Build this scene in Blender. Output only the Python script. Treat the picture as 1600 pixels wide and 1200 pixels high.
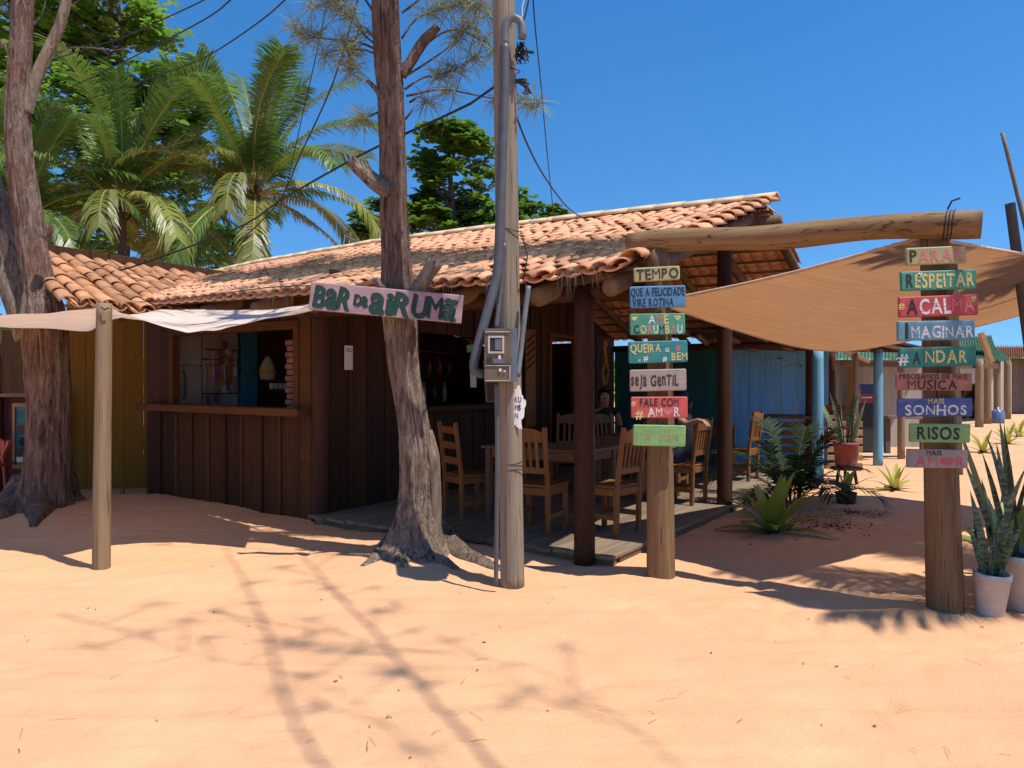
import bpy, math, random
from mathutils import Vector, Matrix, noise
random.seed(11)
for o in list(bpy.data.objects): bpy.data.objects.remove(o)
SC = bpy.context.scene
COL = SC.collection
# ---- scale: all hand measurements below are in units in which the eye is 1.6 high; S turns them into metres
S = 0.925
H = 1.6 * S
# ------------------------------------------------------------------ camera
cam_d = bpy.data.cameras.new("camera"); cam = bpy.data.objects.new("camera", cam_d); COL.objects.link(cam)
cam_d.sensor_width = 36; cam_d.lens = 27.0; cam_d.clip_start = .05; cam_d.clip_end = 2000
cam.location = (0, 0, H); cam.rotation_euler = (math.radians(90), 0, 0)
SC.camera = cam
# ------------------------------------------------------------------ sky and sun
SUN_EL = math.radians(66); SUN_AZ = math.atan2(.8, -.6)
w = bpy.data.worlds.new("World"); SC.world = w; w.use_nodes = True
nt = w.node_tree; nt.nodes.clear()
sky = nt.nodes.new("ShaderNodeTexSky"); sky.sky_type = 'NISHITA'; sky.sun_disc = False
sky.sun_elevation = SUN_EL; sky.sun_rotation = SUN_AZ
sky.altitude = 0; sky.air_density = 1.0; sky.dust_density = 0.0; sky.ozone_density = 2.0
bg = nt.nodes.new("ShaderNodeBackground"); bg.inputs[1].default_value = .102
wo = nt.nodes.new("ShaderNodeOutputWorld")
stc = nt.nodes.new("ShaderNodeTexCoord"); smp = nt.nodes.new("ShaderNodeMapping"); smp.inputs['Location'].default_value = (0, 0, .16)
shs = nt.nodes.new("ShaderNodeHueSaturation"); shs.inputs['Saturation'].default_value = 1.34; shs.inputs['Value'].default_value = 1.7
nt.links.new(stc.outputs['Generated'], smp.inputs[0]); nt.links.new(smp.outputs[0], sky.inputs[0])
nt.links.new(sky.outputs[0], shs.inputs['Color']); nt.links.new(shs.outputs[0], bg.inputs[0]); nt.links.new(bg.outputs[0], wo.inputs[0])
sl = bpy.data.lights.new("sun", 'SUN'); sl.energy = 5.0; sl.angle = math.radians(.53); sl.color = (1, .965, .91)
so = bpy.data.objects.new("sun", sl); COL.objects.link(so)
sv = Vector((.8 * math.cos(SUN_EL), -.6 * math.cos(SUN_EL), math.sin(SUN_EL)))
so.rotation_euler = (-sv).to_track_quat('-Z', 'Y').to_euler(); so.location = (6, -6, 14)
SC.view_settings.view_transform = 'Standard'; SC.view_settings.look = 'None'
SC.view_settings.exposure = 0.2; SC.view_settings.gamma = 1.0
SC.render.resolution_x = 1024; SC.render.resolution_y = 768

# ------------------------------------------------------------------ measuring helpers
def P(px, py, d):
    return Vector(((px - 800) / 1200 * d * S, d * S, H - (py - 600) / 1200 * d * S))
def G(px, py, z=0.0):
    d = (1.6 - z) * 1200 / (py - 600)
    return Vector(((px - 800) / 1200 * d * S, d * S, z * S))
U = Vector((.839, -.545, 0)); V = Vector((.545, .839, 0)); ANG = math.atan2(-.545, .839)
def F(t, b, z=0.0):          # the bar's own frame: t metres left along its front, b metres back, z up
    return Vector((S * (1.03 - .839 * t + .545 * b), S * (6.1 + .545 * t + .839 * b), S * z))
Z = Vector((0, 0, 1))
def rnd(a, b): return random.uniform(a, b)

# ------------------------------------------------------------------ object helpers
def tag(o, label=None, cat=None, group=None, kind=None):
    if label: o["label"] = label
    if cat: o["category"] = cat
    if group: o["group"] = group
    if kind: o["kind"] = kind
    return o
def thing(name, label, cat, loc=(0, 0, 0), rotz=0.0, group=None, rot=None):
    o = bpy.data.objects.new(name, None); COL.objects.link(o); o.empty_display_size = .1
    o.location = loc; o.rotation_euler = rot if rot else (0, 0, rotz)
    return tag(o, label, cat, group)
def link(name, me, parent=None, M=None):
    o = bpy.data.objects.new(name, me); COL.objects.link(o); o.parent = parent
    if M is not None: o.matrix_local = M
    return o
def copy_tree(o, parent=None):
    c = o.copy(); COL.objects.link(c); c.parent = parent
    for ch in o.children: copy_tree(ch, c)
    return c

class MB:
    def __init__(s): s.v = []; s.f = []; s.m = []
    def add(s, vs, fs, mi=0):
        k = len(s.v); s.v += [tuple(v) for v in vs]
        for f in fs: s.f.append(tuple(i + k for i in f)); s.m.append(mi)
    def box(s, c, size, R=None, mi=0):
        c = Vector(c); x, y, z = [q / 2 for q in size]
        vs = [Vector((i * x, j * y, k * z)) for i in (-1, 1) for j in (-1, 1) for k in (-1, 1)]
        if R is not None: vs = [R @ v for v in vs]
        s.add([c + v for v in vs], [(0, 1, 3, 2), (4, 6, 7, 5), (0, 4, 5, 1), (2, 3, 7, 6), (0, 2, 6, 4), (1, 5, 7, 3)], mi)
    def beam(s, a, b, w, h, up=Z, ch=.006, mi=0):
        a = Vector(a); b = Vector(b); d = (b - a).normalized(); side = d.cross(Vector(up))
        if side.length < 1e-4: side = d.cross(Vector((0, 1, 0)))
        side.normalize(); u = side.cross(d).normalized(); w /= 2; h /= 2; ch = min(ch, w * .45, h * .45)
        pr = [(-w + ch, -h), (w - ch, -h), (w, -h + ch), (w, h - ch), (w - ch, h), (-w + ch, h), (-w, h - ch), (-w, -h + ch)]
        vs = [a + side * x + u * y for x, y in pr] + [b + side * x + u * y for x, y in pr]
        s.add(vs, [tuple(range(7, -1, -1)), tuple(range(8, 16))] + [(i, (i + 1) % 8, 8 + (i + 1) % 8, 8 + i) for i in range(8)], mi)
    def tube(s, pts, rad, n=8, cap=True, mi=0, fn=None):
        pts = [Vector(p) for p in pts]
        if not hasattr(rad, '__len__'): rad = [rad] * len(pts)
        vs = []; ref = None
        for i, p in enumerate(pts):
            d = (pts[min(i + 1, len(pts) - 1)] - pts[max(i - 1, 0)]).normalized()
            if ref is None:
                ref = d.cross(Vector((0, 1, 0)) if abs(d.y) < .9 else Vector((1, 0, 0))).normalized()
            ref = (ref - d * ref.dot(d)).normalized(); bi = d.cross(ref)
            for k in range(n):
                a = 2 * math.pi * k / n; r = rad[i]
                if fn: r *= fn(i / (len(pts) - 1), a, p)
                vs.append(p + (ref * math.cos(a) + bi * math.sin(a)) * r)
        fs = [(i * n + k, i * n + (k + 1) % n, (i + 1) * n + (k + 1) % n, (i + 1) * n + k) for i in range(len(pts) - 1) for k in range(n)]
        if cap: fs += [tuple(range(n - 1, -1, -1)), tuple(range((len(pts) - 1) * n, len(pts) * n))]
        s.add(vs, fs, mi)
    def lathe(s, prof, n=20, c=(0, 0, 0), mi=0):
        c = Vector(c); vs = []
        for r, z in prof:
            for k in range(n): vs.append(c + Vector((r * math.cos(2 * math.pi * k / n), r * math.sin(2 * math.pi * k / n), z)))
        fs = [(i * n + k, i * n + (k + 1) % n, (i + 1) * n + (k + 1) % n, (i + 1) * n + k) for i in range(len(prof) - 1) for k in range(n)]
        s.add(vs, fs, mi)
    def mesh(s, name, mats, off=None, smooth=False):
        me = bpy.data.meshes.new(name)
        vs = s.v if off is None else [(x - off[0], y - off[1], z - off[2]) for x, y, z in s.v]
        me.from_pydata(vs, [], s.f)
        for m in (mats if isinstance(mats, (list, tuple)) else [mats]): me.materials.append(m)
        if any(s.m): me.polygons.foreach_set('material_index', s.m)
        if smooth: me.polygons.foreach_set('use_smooth', [True] * len(me.polygons))
        me.update(); return me
    def build(s, name, mats, parent=None, smooth=False):
        # coordinates are world ones unless the parent chain is turned; the parent's own place is taken off
        off = None
        if parent is not None:
            off = Vector((0, 0, 0)); q = parent
            while q is not None: off = off + Vector(q.location); q = q.parent
        return link(name, s.mesh(name, mats, off, smooth), parent)
def one(name, mats, parent, fn, smooth=False):
    m = MB(); fn(m); return m.build(name, mats, parent, smooth)
def local(name, mats, parent, fn, smooth=False):       # coordinates already local to the parent
    m = MB(); fn(m); return link(name, m.mesh(name, mats, None, smooth), parent)

# ------------------------------------------------------------------ materials
def srgb(r, g, b):
    def f(c):
        c /= 255.; return c / 12.92 if c <= .04045 else ((c + .055) / 1.055) ** 2.4
    return (f(r), f(g), f(b), 1)
def newmat(name):
    m = bpy.data.materials.new(name); m.use_nodes = True
    return m, m.node_tree.nodes, m.node_tree.links, m.node_tree.nodes["Principled BSDF"]
def coords(N, L, scale, rotz=0.0, kind='Object'):
    tc = N.new("ShaderNodeTexCoord"); mp = N.new("ShaderNodeMapping")
    if rotz:
        m0 = N.new("ShaderNodeMapping"); m0.inputs['Rotation'].default_value = (0, 0, rotz)
        L.new(tc.outputs[kind], m0.inputs[0]); L.new(m0.outputs[0], mp.inputs[0])
    else: L.new(tc.outputs[kind], mp.inputs[0])
    mp.inputs['Scale'].default_value = scale
    return mp.outputs[0]
def noise_n(N, L, vec, scale, detail=4, rough=.6, dist=0):
    n = N.new("ShaderNodeTexNoise"); n.inputs['Scale'].default_value = scale; n.inputs['Detail'].default_value = detail
    n.inputs['Roughness'].default_value = rough; n.inputs['Distortion'].default_value = dist
    L.new(vec, n.inputs['Vector']); return n.outputs[0]
def ramp(N, L, fac, stops):
    r = N.new("ShaderNodeValToRGB"); e = r.color_ramp.elements
    e[0].position, e[0].color = stops[0]; e[1].position, e[1].color = stops[-1]
    for p, c in stops[1:-1]: q = e.new(p); q.color = c
    L.new(fac, r.inputs[0]); return r.outputs[0]
def mixc(N, L, fac, a, b, mode='MIX'):
    m = N.new("ShaderNodeMix"); m.data_type = 'RGBA'; m.blend_type = mode
    for s, v in ((0, fac), (6, a), (7, b)):
        if hasattr(v, 'is_linked'): L.new(v, m.inputs[s])
        else: m.inputs[s].default_value = v
    return m.outputs[2]
def bump(N, L, h, pr, strength=.5, dist=.01):
    b = N.new("ShaderNodeBump"); b.inputs['Strength'].default_value = strength; b.inputs['Distance'].default_value = dist
    L.new(h, b.inputs['Height']); L.new(b.outputs[0], pr.inputs['Normal']); return b
def wood(name, c1, c2, grain=(26, 26, 1.6), rotz=0.0, rough=.75, bs=.35, var=.35, cracks=.0):
    m, N, L, pr = newmat(name)
    oi = N.new("ShaderNodeObjectInfo")
    vec = coords(N, L, grain, rotz)
    off = N.new("ShaderNodeVectorMath"); off.operation = 'ADD'
    mu = N.new("ShaderNodeMath"); mu.operation = 'MULTIPLY'; mu.inputs[1].default_value = 37.0
    L.new(oi.outputs['Random'], mu.inputs[0]); L.new(vec, off.inputs[0]); L.new(mu.outputs[0], off.inputs[1])
    n1 = noise_n(N, L, off.outputs[0], 1.0, 6, .65, .6)
    n2 = noise_n(N, L, off.outputs[0], .22, 3, .6, .3)
    c = mixc(N, L, ramp(N, L, n1, [(.3, (0, 0, 0, 1)), (.72, (1, 1, 1, 1))]), c1, c2)
    c = mixc(N, L, mixc(N, L, .55, (0, 0, 0, 1), n2), c, [q * .45 for q in c1[:3]] + [1])
    hs = N.new("ShaderNodeHueSaturation"); mr = N.new("ShaderNodeMapRange")
    mr.inputs[3].default_value = 1 - var; mr.inputs[4].default_value = 1 + var
    L.new(oi.outputs['Random'], mr.inputs[0]); L.new(mr.outputs[0], hs.inputs['Value']); L.new(c, hs.inputs['Color'])
    out = hs.outputs[0]
    if cracks:
        k = noise_n(N, L, coords(N, L, (grain[0] * 1.6, grain[1] * 1.6, grain[2] * .35), rotz), 1.0, 2, .5, .2)
        kk = ramp(N, L, k, [(.485, (0, 0, 0, 1)), (.5, (1, 1, 1, 1)), (.515, (0, 0, 0, 1))])
        out = mixc(N, L, mixc(N, L, cracks, (0, 0, 0, 1), kk), out, [q * .2 for q in c1[:3]] + [1])
    L.new(out, pr.inputs['Base Color']); pr.inputs['Roughness'].default_value = rough
    pr.inputs['Specular IOR Level'].default_value = .25
    bump(N, L, n1, pr, bs, .006)
    return m
def plain(name, c, rough=.6, nscale=8, amt=.25, metal=0.0, bs=.1, spec=.4, dirt=None):
    m, N, L, pr = newmat(name)
    vec = coords(N, L, (1, 1, 1)); n = noise_n(N, L, vec, nscale, 5, .6)
    col = mixc(N, L, ramp(N, L, n, [(.35, (0, 0, 0, 1)), (.7, (1, 1, 1, 1))]), [q * (1 - amt) for q in c[:3]] + [1], [min(1, q * (1 + amt * .5)) for q in c[:3]] + [1])
    if dirt:
        n3 = noise_n(N, L, vec, nscale * .35, 6, .7)
        col = mixc(N, L, ramp(N, L, n3, [(.5, (0, 0, 0, 1)), (.68, (.8, .8, .8, 1))]), col, dirt)
    L.new(col, pr.inputs['Base Color']); pr.inputs['Roughness'].default_value = rough
    pr.inputs['Metallic'].default_value = metal; pr.inputs['Specular IOR Level'].default_value = spec
    if bs: bump(N, L, noise_n(N, L, vec, nscale * 6, 4), pr, bs, .004)
    return m
def leafmat(name, c1, c2, trans=.35, rough=.45, nscale=1.2, spec=.5):
    m, N, L, pr = newmat(name)
    vec = coords(N, L, (1, 1, 1)); n = noise_n(N, L, vec, nscale, 4, .7)
    oi = N.new("ShaderNodeObjectInfo")
    col = mixc(N, L, ramp(N, L, n, [(.32, (0, 0, 0, 1)), (.68, (1, 1, 1, 1))]), c1, c2)
    hs = N.new("ShaderNodeHueSaturation"); mr = N.new("ShaderNodeMapRange"); mr.inputs[3].default_value = .8; mr.inputs[4].default_value = 1.2
    L.new(oi.outputs['Random'], mr.inputs[0]); L.new(mr.outputs[0], hs.inputs['Value']); L.new(col, hs.inputs['Color'])
    L.new(hs.outputs[0], pr.inputs['Base Color']); pr.inputs['Roughness'].default_value = rough; pr.inputs['Specular IOR Level'].default_value = spec
    tr = N.new("ShaderNodeBsdfTranslucent"); L.new(hs.outputs[0], tr.inputs['Color'])
    mx = N.new("ShaderNodeMixShader"); mx.inputs[0].default_value = trans
    L.new(pr.outputs[0], mx.inputs[1]); L.new(tr.outputs[0], mx.inputs[2]); L.new(mx.outputs[0], N["Material Output"].inputs[0])
    return m
def bark(name, c1, c2, c3, zs=.22):
    m, N, L, pr = newmat(name)
    v1 = coords(N, L, (1, 1, zs)); v2 = coords(N, L, (1, 1, .6))
    n1 = noise_n(N, L, v1, 20, 8, .72, 1.0); n2 = noise_n(N, L, v2, 4.5, 5, .65, .8); n3 = noise_n(N, L, v1, 70, 4, .6)
    c = mixc(N, L, ramp(N, L, n1, [(.38, (0, 0, 0, 1)), (.56, (1, 1, 1, 1))]), c1, c2)
    c = mixc(N, L, ramp(N, L, n2, [(.48, (0, 0, 0, 1)), (.66, (.85, .85, .85, 1))]), c, c3)
    L.new(c, pr.inputs['Base Color']); pr.inputs['Roughness'].default_value = .9; pr.inputs['Specular IOR Level'].default_value = .15
    h = N.new("ShaderNodeMath"); h.operation = 'ADD'; L.new(n1, h.inputs[0]); L.new(n3, h.inputs[1])
    bump(N, L, h.outputs[0], pr, 1.0, .045)
    return m
def cloth(name, c, trans, rotz=0.0):
    m, N, L, pr = newmat(name)
    v = coords(N, L, (1.2, 30, 6), rotz); n = noise_n(N, L, v, 1.5, 5, .6, .4); n2 = noise_n(N, L, coords(N, L, (1, 1, 1)), 1.6, 4, .6)
    col = mixc(N, L, ramp(N, L, n, [(.3, (0, 0, 0, 1)), (.7, (1, 1, 1, 1))]), [q * .74 for q in c[:3]] + [1], c)
    col = mixc(N, L, ramp(N, L, n2, [(.55, (0, 0, 0, 1)), (.8, (.35, .35, .35, 1))]), col, [q * .6 for q in c[:3]] + [1])
    L.new(col, pr.inputs['Base Color']); pr.inputs['Roughness'].default_value = .9; pr.inputs['Specular IOR Level'].default_value = .1
    tr = N.new("ShaderNodeBsdfTranslucent"); L.new(col, tr.inputs['Color'])
    mx = N.new("ShaderNodeMixShader"); mx.inputs[0].default_value = trans
    L.new(pr.outputs[0], mx.inputs[1]); L.new(tr.outputs[0], mx.inputs[2]); L.new(mx.outputs[0], N["Material Output"].inputs[0])
    bump(N, L, n, pr, .25, .004)
    return m
M = {}
M['wall'] = wood("dark_brown_board", (.046, .0165, .004, 1), (.088, .034, .009, 1), (24, 24, 1.3), var=.3)
M['walltrim'] = wood("brown_trim_board", (.088, .031, .0075, 1), (.16, .06, .015, 1), (3, 3, 22), var=.25)
M['post_dark'] = wood("dark_stained_log", (.05, .018, .008, 1), (.09, .035, .014, 1), (20, 20, 1.2), var=.2, cracks=.8)
M['log'] = wood("weathered_log", (.17, .093, .040, 1), (.29, .175, .085, 1), (22, 22, 1.1), var=.12, cracks=.9, bs=.5)
M['log_h'] = wood("yellowish_log", (.22, .12, .05, 1), (.40, .25, .115, 1), (1.2, 22, 22), math.atan2(.92, 1.82), var=.05, cracks=.9, bs=.5)
M['pole'] = wood("grey_utility_pole", (.21, .165, .115, 1), (.36, .295, .21, 1), (24, 24, .9), var=.02, cracks=1.0, bs=.5)
M['palepost'] = wood("pale_post", (.24, .155, .08, 1), (.39, .275, .16, 1), (22, 22, 1.0), var=.1, cracks=.9, bs=.5)
M['deck'] = wood("deck_plank", (.17, .12, .075, 1), (.31, .235, .155, 1), (1.2, 28, 28), -math.atan2(.839, .545), var=.18, bs=.5)
M['rafter'] = wood("rafter_log", (.14, .085, .045, 1), (.25, .165, .095, 1), (6, 6, 6), var=.2, cracks=.5)
M['chair'] = wood("honey_chair_wood", (.20, .072, .018, 1), (.33, .135, .036, 1), (22, 22, 3), var=.15, rough=.42)
M['tablewood'] = wood("table_wood", (.13, .062, .028, 1), (.24, .13, .065, 1), (3, 25, 25), var=.15, rough=.6)
M['pallet'] = wood("pallet_wood", (.32, .17, .075, 1), (.48, .29, .15, 1), (3, 25, 25), var=.2)
M['fence'] = wood("grey_fence_board", (.14, .105, .08, 1), (.24, .19, .15, 1), (20, 20, 1.3), var=.3)
M['whiteboard'] = wood("pale_painted_board", (.36, .31, .26, 1), (.50, .45, .38, 1), (20, 20, 1.3), var=.15, bs=.15)
M['blueboard'] = wood("light_blue_board", (.10, .29, .55, 1), (.16, .40, .66, 1), (20, 20, 1.0), var=.06, bs=.15)
M['bluepost'] = wood("blue_painted_post", (.14, .34, .46, 1), (.22, .47, .60, 1), (22, 22, 1.0), var=.1, cracks=.5)
M['teal'] = wood("dark_teal_board", (.018, .10, .09, 1), (.03, .15, .135, 1), (20, 20, 1.3), var=.15)
M['ochre'] = wood("ochre_board", (.25, .12, .012, 1), (.34, .175, .022, 1), (20, 20, 1.3), var=.08, bs=.15)
M['maroon'] = wood("maroon_board", (.12, .035, .04, 1), (.17, .055, .06, 1), (20, 20, 1.3), var=.1)
M['pvc'] = plain("grey_conduit", (.085, .09, .10, 1), .5, 12, .2, bs=.03)
M['pvclight'] = plain("light_conduit", (.15, .16, .165, 1), .5, 12, .2, bs=.03)
M['meterbox'] = plain("meter_box_grey", (.13, .155, .19, 1), .5, 10, .2)
M['meterbrown'] = plain("dusty_meter_cover", (.15, .105, .065, 1), .35, 10, .3)
M['meterpale'] = plain("meter_window_rim", (.50, .44, .34, 1), .5, 14, .2)
M['black'] = plain("black_cable", (.015, .015, .017, 1), .6, 20, .3, bs=0)
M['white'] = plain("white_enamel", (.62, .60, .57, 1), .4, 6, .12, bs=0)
M['shadedwhite'] = plain('shaded_white_panel', (.27, .245, .215, 1), .6, 6, .15, bs=0)  # darker copy of the white, the bar room's shade put into its colour
M['paper'] = plain("paper", (.70, .68, .63, 1), .8, 20, .12, bs=0)
M['print'] = plain("print_black", (.03, .03, .03, 1), .8, 30, .3, bs=0)
M['potwhite'] = plain("dusty_white_pot", (.55, .50, .45, 1), .6, 5, .2, dirt=(.40, .27, .17, 1))
M['potred'] = plain("faded_red_pot", (.24, .05, .045, 1), .6, 9, .35, dirt=(.30, .13, .11, 1))
M['soil'] = plain("soil", (.05, .03, .02, 1), .95, 25, .5, bs=.8)
M['skin'] = plain("skin", (.36, .18, .115, 1), .5, 10, .12, bs=0)
M['hair'] = plain("dark_hair", (.012, .009, .008, 1), .5, 40, .4)
M['sail_brown'] = cloth("brown_shade_cloth", (.44, .215, .095, 1), .6, -.5)
M['sail_beige'] = cloth("beige_canvas", (.90, .72, .575, 1), .28, .5)
M['mortar'] = plain("cream_ridge_tile", (.70, .53, .31, 1), .85, 8, .2, dirt=(.50, .33, .19, 1))
# ------------------------------------------------------------------ more materials
def tilemat(name, c1, c2, c3):
    m, N, L, pr = newmat(name)
    oi = N.new("ShaderNodeObjectInfo"); tc = N.new("ShaderNodeTexCoord"); ge = N.new("ShaderNodeNewGeometry")
    n = noise_n(N, L, ge.outputs['Position'], 9, 6, .7); n2 = noise_n(N, L, ge.outputs['Position'], 2.2, 5, .7)
    c = mixc(N, L, ramp(N, L, n, [(.3, (0, 0, 0, 1)), (.7, (1, 1, 1, 1))]), c1, c2)
    c = mixc(N, L, ramp(N, L, n2, [(.5, (0, 0, 0, 1)), (.72, (.75, .75, .75, 1))]), c, c3)
    hs = N.new("ShaderNodeHueSaturation"); mr = N.new("ShaderNodeMapRange"); mr.inputs[3].default_value = .72; mr.inputs[4].default_value = 1.22
    L.new(oi.outputs['Random'], mr.inputs[0]); L.new(mr.outputs[0], hs.inputs['Value']); L.new(c, hs.inputs['Color'])
    L.new(hs.outputs[0], pr.inputs['Base Color']); pr.inputs['Roughness'].default_value = .9; pr.inputs['Specular IOR Level'].default_value = .15
    bump(N, L, noise_n(N, L, ge.outputs['Position'], 60, 4), pr, .4, .004)
    return m
M['tile'] = tilemat("terracotta_tile", (.60, .275, .138, 1), (.71, .38, .215, 1), (.44, .255, .16, 1))
M['tile_old'] = tilemat("weathered_terracotta", (.44, .19, .08, 1), (.56, .29, .15, 1), (.17, .10, .065, 1))
def sandmat():
    m, N, L, pr = newmat("sand")
    ge = N.new("ShaderNodeNewGeometry"); pos = ge.outputs['Position']
    mp = N.new("ShaderNodeMapping"); L.new(pos, mp.inputs[0]); mp.inputs['Rotation'].default_value = (0, 0, .06); mp.inputs['Scale'].default_value = (.55, 5.5, 1)
    big = noise_n(N, L, pos, .45, 4, .6); mid = noise_n(N, L, pos, 3.2, 6, .65); st = noise_n(N, L, mp.outputs[0], 1.3, 7, .62, .35)
    fine = noise_n(N, L, pos, 240, 3, .6); gr = noise_n(N, L, pos, 38, 5, .7)
    c = mixc(N, L, ramp(N, L, big, [(.35, (0, 0, 0, 1)), (.65, (1, 1, 1, 1))]), (.68, .345, .185, 1), (.70, .38, .188, 1))
    c = mixc(N, L, ramp(N, L, mid, [(.42, (0, 0, 0, 1)), (.75, (.5, .5, .5, 1))]), c, (.64, .335, .178, 1))
    c = mixc(N, L, ramp(N, L, st, [(.56, (0, 0, 0, 1)), (.68, (.55, .55, .55, 1))]), c, (.54, .29, .155, 1))
    c = mixc(N, L, ramp(N, L, gr, [(.62, (0, 0, 0, 1)), (.78, (.55, .55, .55, 1))]), c, (.42, .23, .125, 1))
    c = mixc(N, L, ramp(N, L, fine, [(.3, (0, 0, 0, 1)), (.7, (.22, .22, .22, 1))]), c, (.70, .45, .26, 1))
    sp = noise_n(N, L, pos, 95, 3, .75); pa = noise_n(N, L, pos, 1.1, 5, .6, .5)
    c = mixc(N, L, ramp(N, L, sp, [(.60, (0, 0, 0, 1)), (.72, (.35, .35, .35, 1))]), c, (.40, .22, .12, 1))
    c = mixc(N, L, ramp(N, L, pa, [(.48, (0, 0, 0, 1)), (.66, (.5, .5, .5, 1))]), c, (.75, .44, .24, 1))
    L.new(c, pr.inputs['Base Color']); pr.inputs['Roughness'].default_value = .95; pr.inputs['Specular IOR Level'].default_value = .08
    a = N.new("ShaderNodeMath"); a.operation = 'MULTIPLY_ADD'; L.new(st, a.inputs[0]); a.inputs[1].default_value = 1.0; L.new(mid, a.inputs[2])
    b = N.new("ShaderNodeMath"); b.operation = 'MULTIPLY_ADD'; L.new(gr, b.inputs[0]); b.inputs[1].default_value = .55; L.new(a.outputs[0], b.inputs[2])
    d = N.new("ShaderNodeMath"); d.operation = 'MULTIPLY_ADD'; L.new(fine, d.inputs[0]); d.inputs[1].default_value = .10; L.new(b.outputs[0], d.inputs[2])
    bump(N, L, d.outputs[0], pr, .5, .04)
    return m
M['sand'] = sandmat()

# ------------------------------------------------------------------ ground
MOUNDS = [(G(655, 872), .75, .09), (G(65, 800), 1.1, .10), (G(158, 893), .25, .03), (G(1033, 905), .35, .03), (G(1478, 957), .35, .03), (F(6.2, .45), .9, .05), (F(7.4, .3), .9, .07)]
random.seed(5); PRINTS = {}
for _ in range(46):                       # short trails of half blown-over footprints
    x = rnd(-5, 5); y = rnd(2.7, 7.5); a = rnd(-.5, .5) + (0 if rnd(0, 1) < .7 else 1.6)
    for k in range(random.randint(2, 6)):
        sd = .09 * (-1) ** k; fx = x + math.cos(a) * .55 * k - math.sin(a) * sd; fy = y + math.sin(a) * .55 * k + math.cos(a) * sd
        for i in (-1, 0, 1):
            for j in (-1, 0, 1): PRINTS.setdefault((int(fx // .4) + i, int(fy // .4) + j), []).append((fx, fy, math.cos(a), math.sin(a), rnd(.006, .016)))
def gz(x, y):
    p = Vector((x, y, 0))
    z = .022 * noise.noise(p * .55) + .012 * noise.noise(p * 2.3 + Vector((3, 1, 0))) + .008 * noise.noise(p * 6.1) + .004 * noise.noise(p * 15)
    z += .003 * noise.noise(Vector((x * .8 + y * .07, y * 7.0, 2.0))) + .010 * noise.noise(Vector((x * .35 + y * .05, y * 2.1, 8.0)))
    for fx, fy, ca, sa, dp in PRINTS.get((int(x // .4), int(y // .4)), ()):
        dx = (x - fx) * ca + (y - fy) * sa; dy = -(x - fx) * sa + (y - fy) * ca; q = (dx / .14) ** 2 + (dy / .06) ** 2
        if q < 4: z += -dp * math.exp(-q * 1.6) + dp * .45 * math.exp(-(math.sqrt(q) - 1.25) ** 2 * 6)
    for tr, am in ((3.55, .012), (5.05, .010)):  # two old wheel tracks along the street
        c0 = tr + .25 * math.sin(x * .35) - .06 * x; q = ((y - c0) / .10) ** 2
        if q < 9: z += (-am * math.exp(-q) + am * .5 * math.exp(-(math.sqrt(q) - 1.5) ** 2 * 3)) * (.6 + .4 * noise.noise(Vector((x * 1.5, y, 3))))
    for c, r, h in MOUNDS:
        q = ((x - c.x) ** 2 + (y - c.y) ** 2) / (r * r)
        if q < 6: z += h * math.exp(-q * 1.4)
    return z
def axis(lo, hi, step, far, growth=1.35):
    a = [lo + i * step for i in range(int((hi - lo) / step) + 1)]
    s = step; x = a[-1]
    while x < far: s *= growth; x += s; a.append(x)
    s = step; x = a[0]
    while x > -far: s *= growth; x -= s; a.insert(0, x)
    return a
xs = axis(-6.5, 6.5, .045, 900); ys = axis(2.4, 9.6, .04, 900)
nx = len(xs)
gm = bpy.data.meshes.new("ground")
gm.from_pydata([(x, y, gz(x, y) if abs(x) < 60 and abs(y) < 60 else 0) for y in ys for x in xs], [],
               [(j * nx + i, j * nx + i + 1, (j + 1) * nx + i + 1, (j + 1) * nx + i) for j in range(len(ys) - 1) for i in range(nx - 1)])
gm.materials.append(M['sand']); gm.polygons.foreach_set('use_smooth', [True] * len(gm.polygons))
tag(link("ground", gm), kind="structure", label="orange sand street trodden flat")

# ------------------------------------------------------------------ clay roof tiles
TL = .375
def tile_mesh(name, mat, w0, w1, h, length, inv=False, n=7):
    m = MB(); th = .013
    for y, w in ((0, w0), (length, w1)):
        for dr in (0, th):
            for k in range(n):
                a = math.pi * k / (n - 1)
                x = -math.cos(a) * (w / 2 - dr); z = math.sin(a) * (h - dr)
                m.v.append((x, y, -z if inv else z))
    def q(a, b, c, d): m.f.append((a, b, c, d)); m.m.append(0)
    o0, i0, o1, i1 = 0, n, 2 * n, 3 * n
    for k in range(n - 1):
        q(o0 + k, o0 + k + 1, o1 + k + 1, o1 + k); q(i0 + k + 1, i0 + k, i1 + k, i1 + k + 1)
        q(o0 + k + 1, o0 + k, i0 + k, i0 + k + 1); q(o1 + k, o1 + k + 1, i1 + k + 1, i1 + k)
    q(o0, o1, i1, i0); q(o1 + n - 1, o0 + n - 1, i0 + n - 1, i1 + n - 1)
    return m.mesh(name, mat, smooth=True)
def frame(o, xdir, ydir):
    x = Vector(xdir).normalized(); y = Vector(ydir); y = (y - x * y.dot(x)).normalized(); z = x.cross(y)
    return Matrix(((x.x, y.x, z.x, o.x), (x.y, y.y, z.y, o.y), (x.z, y.z, z.z, o.z), (0, 0, 0, 1)))
def put_mesh(mb, me, Mx):
    vs = [Mx @ v.co for v in me.vertices]; mb.add(vs, [tuple(p.vertices) for p in me.polygons])

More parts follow.
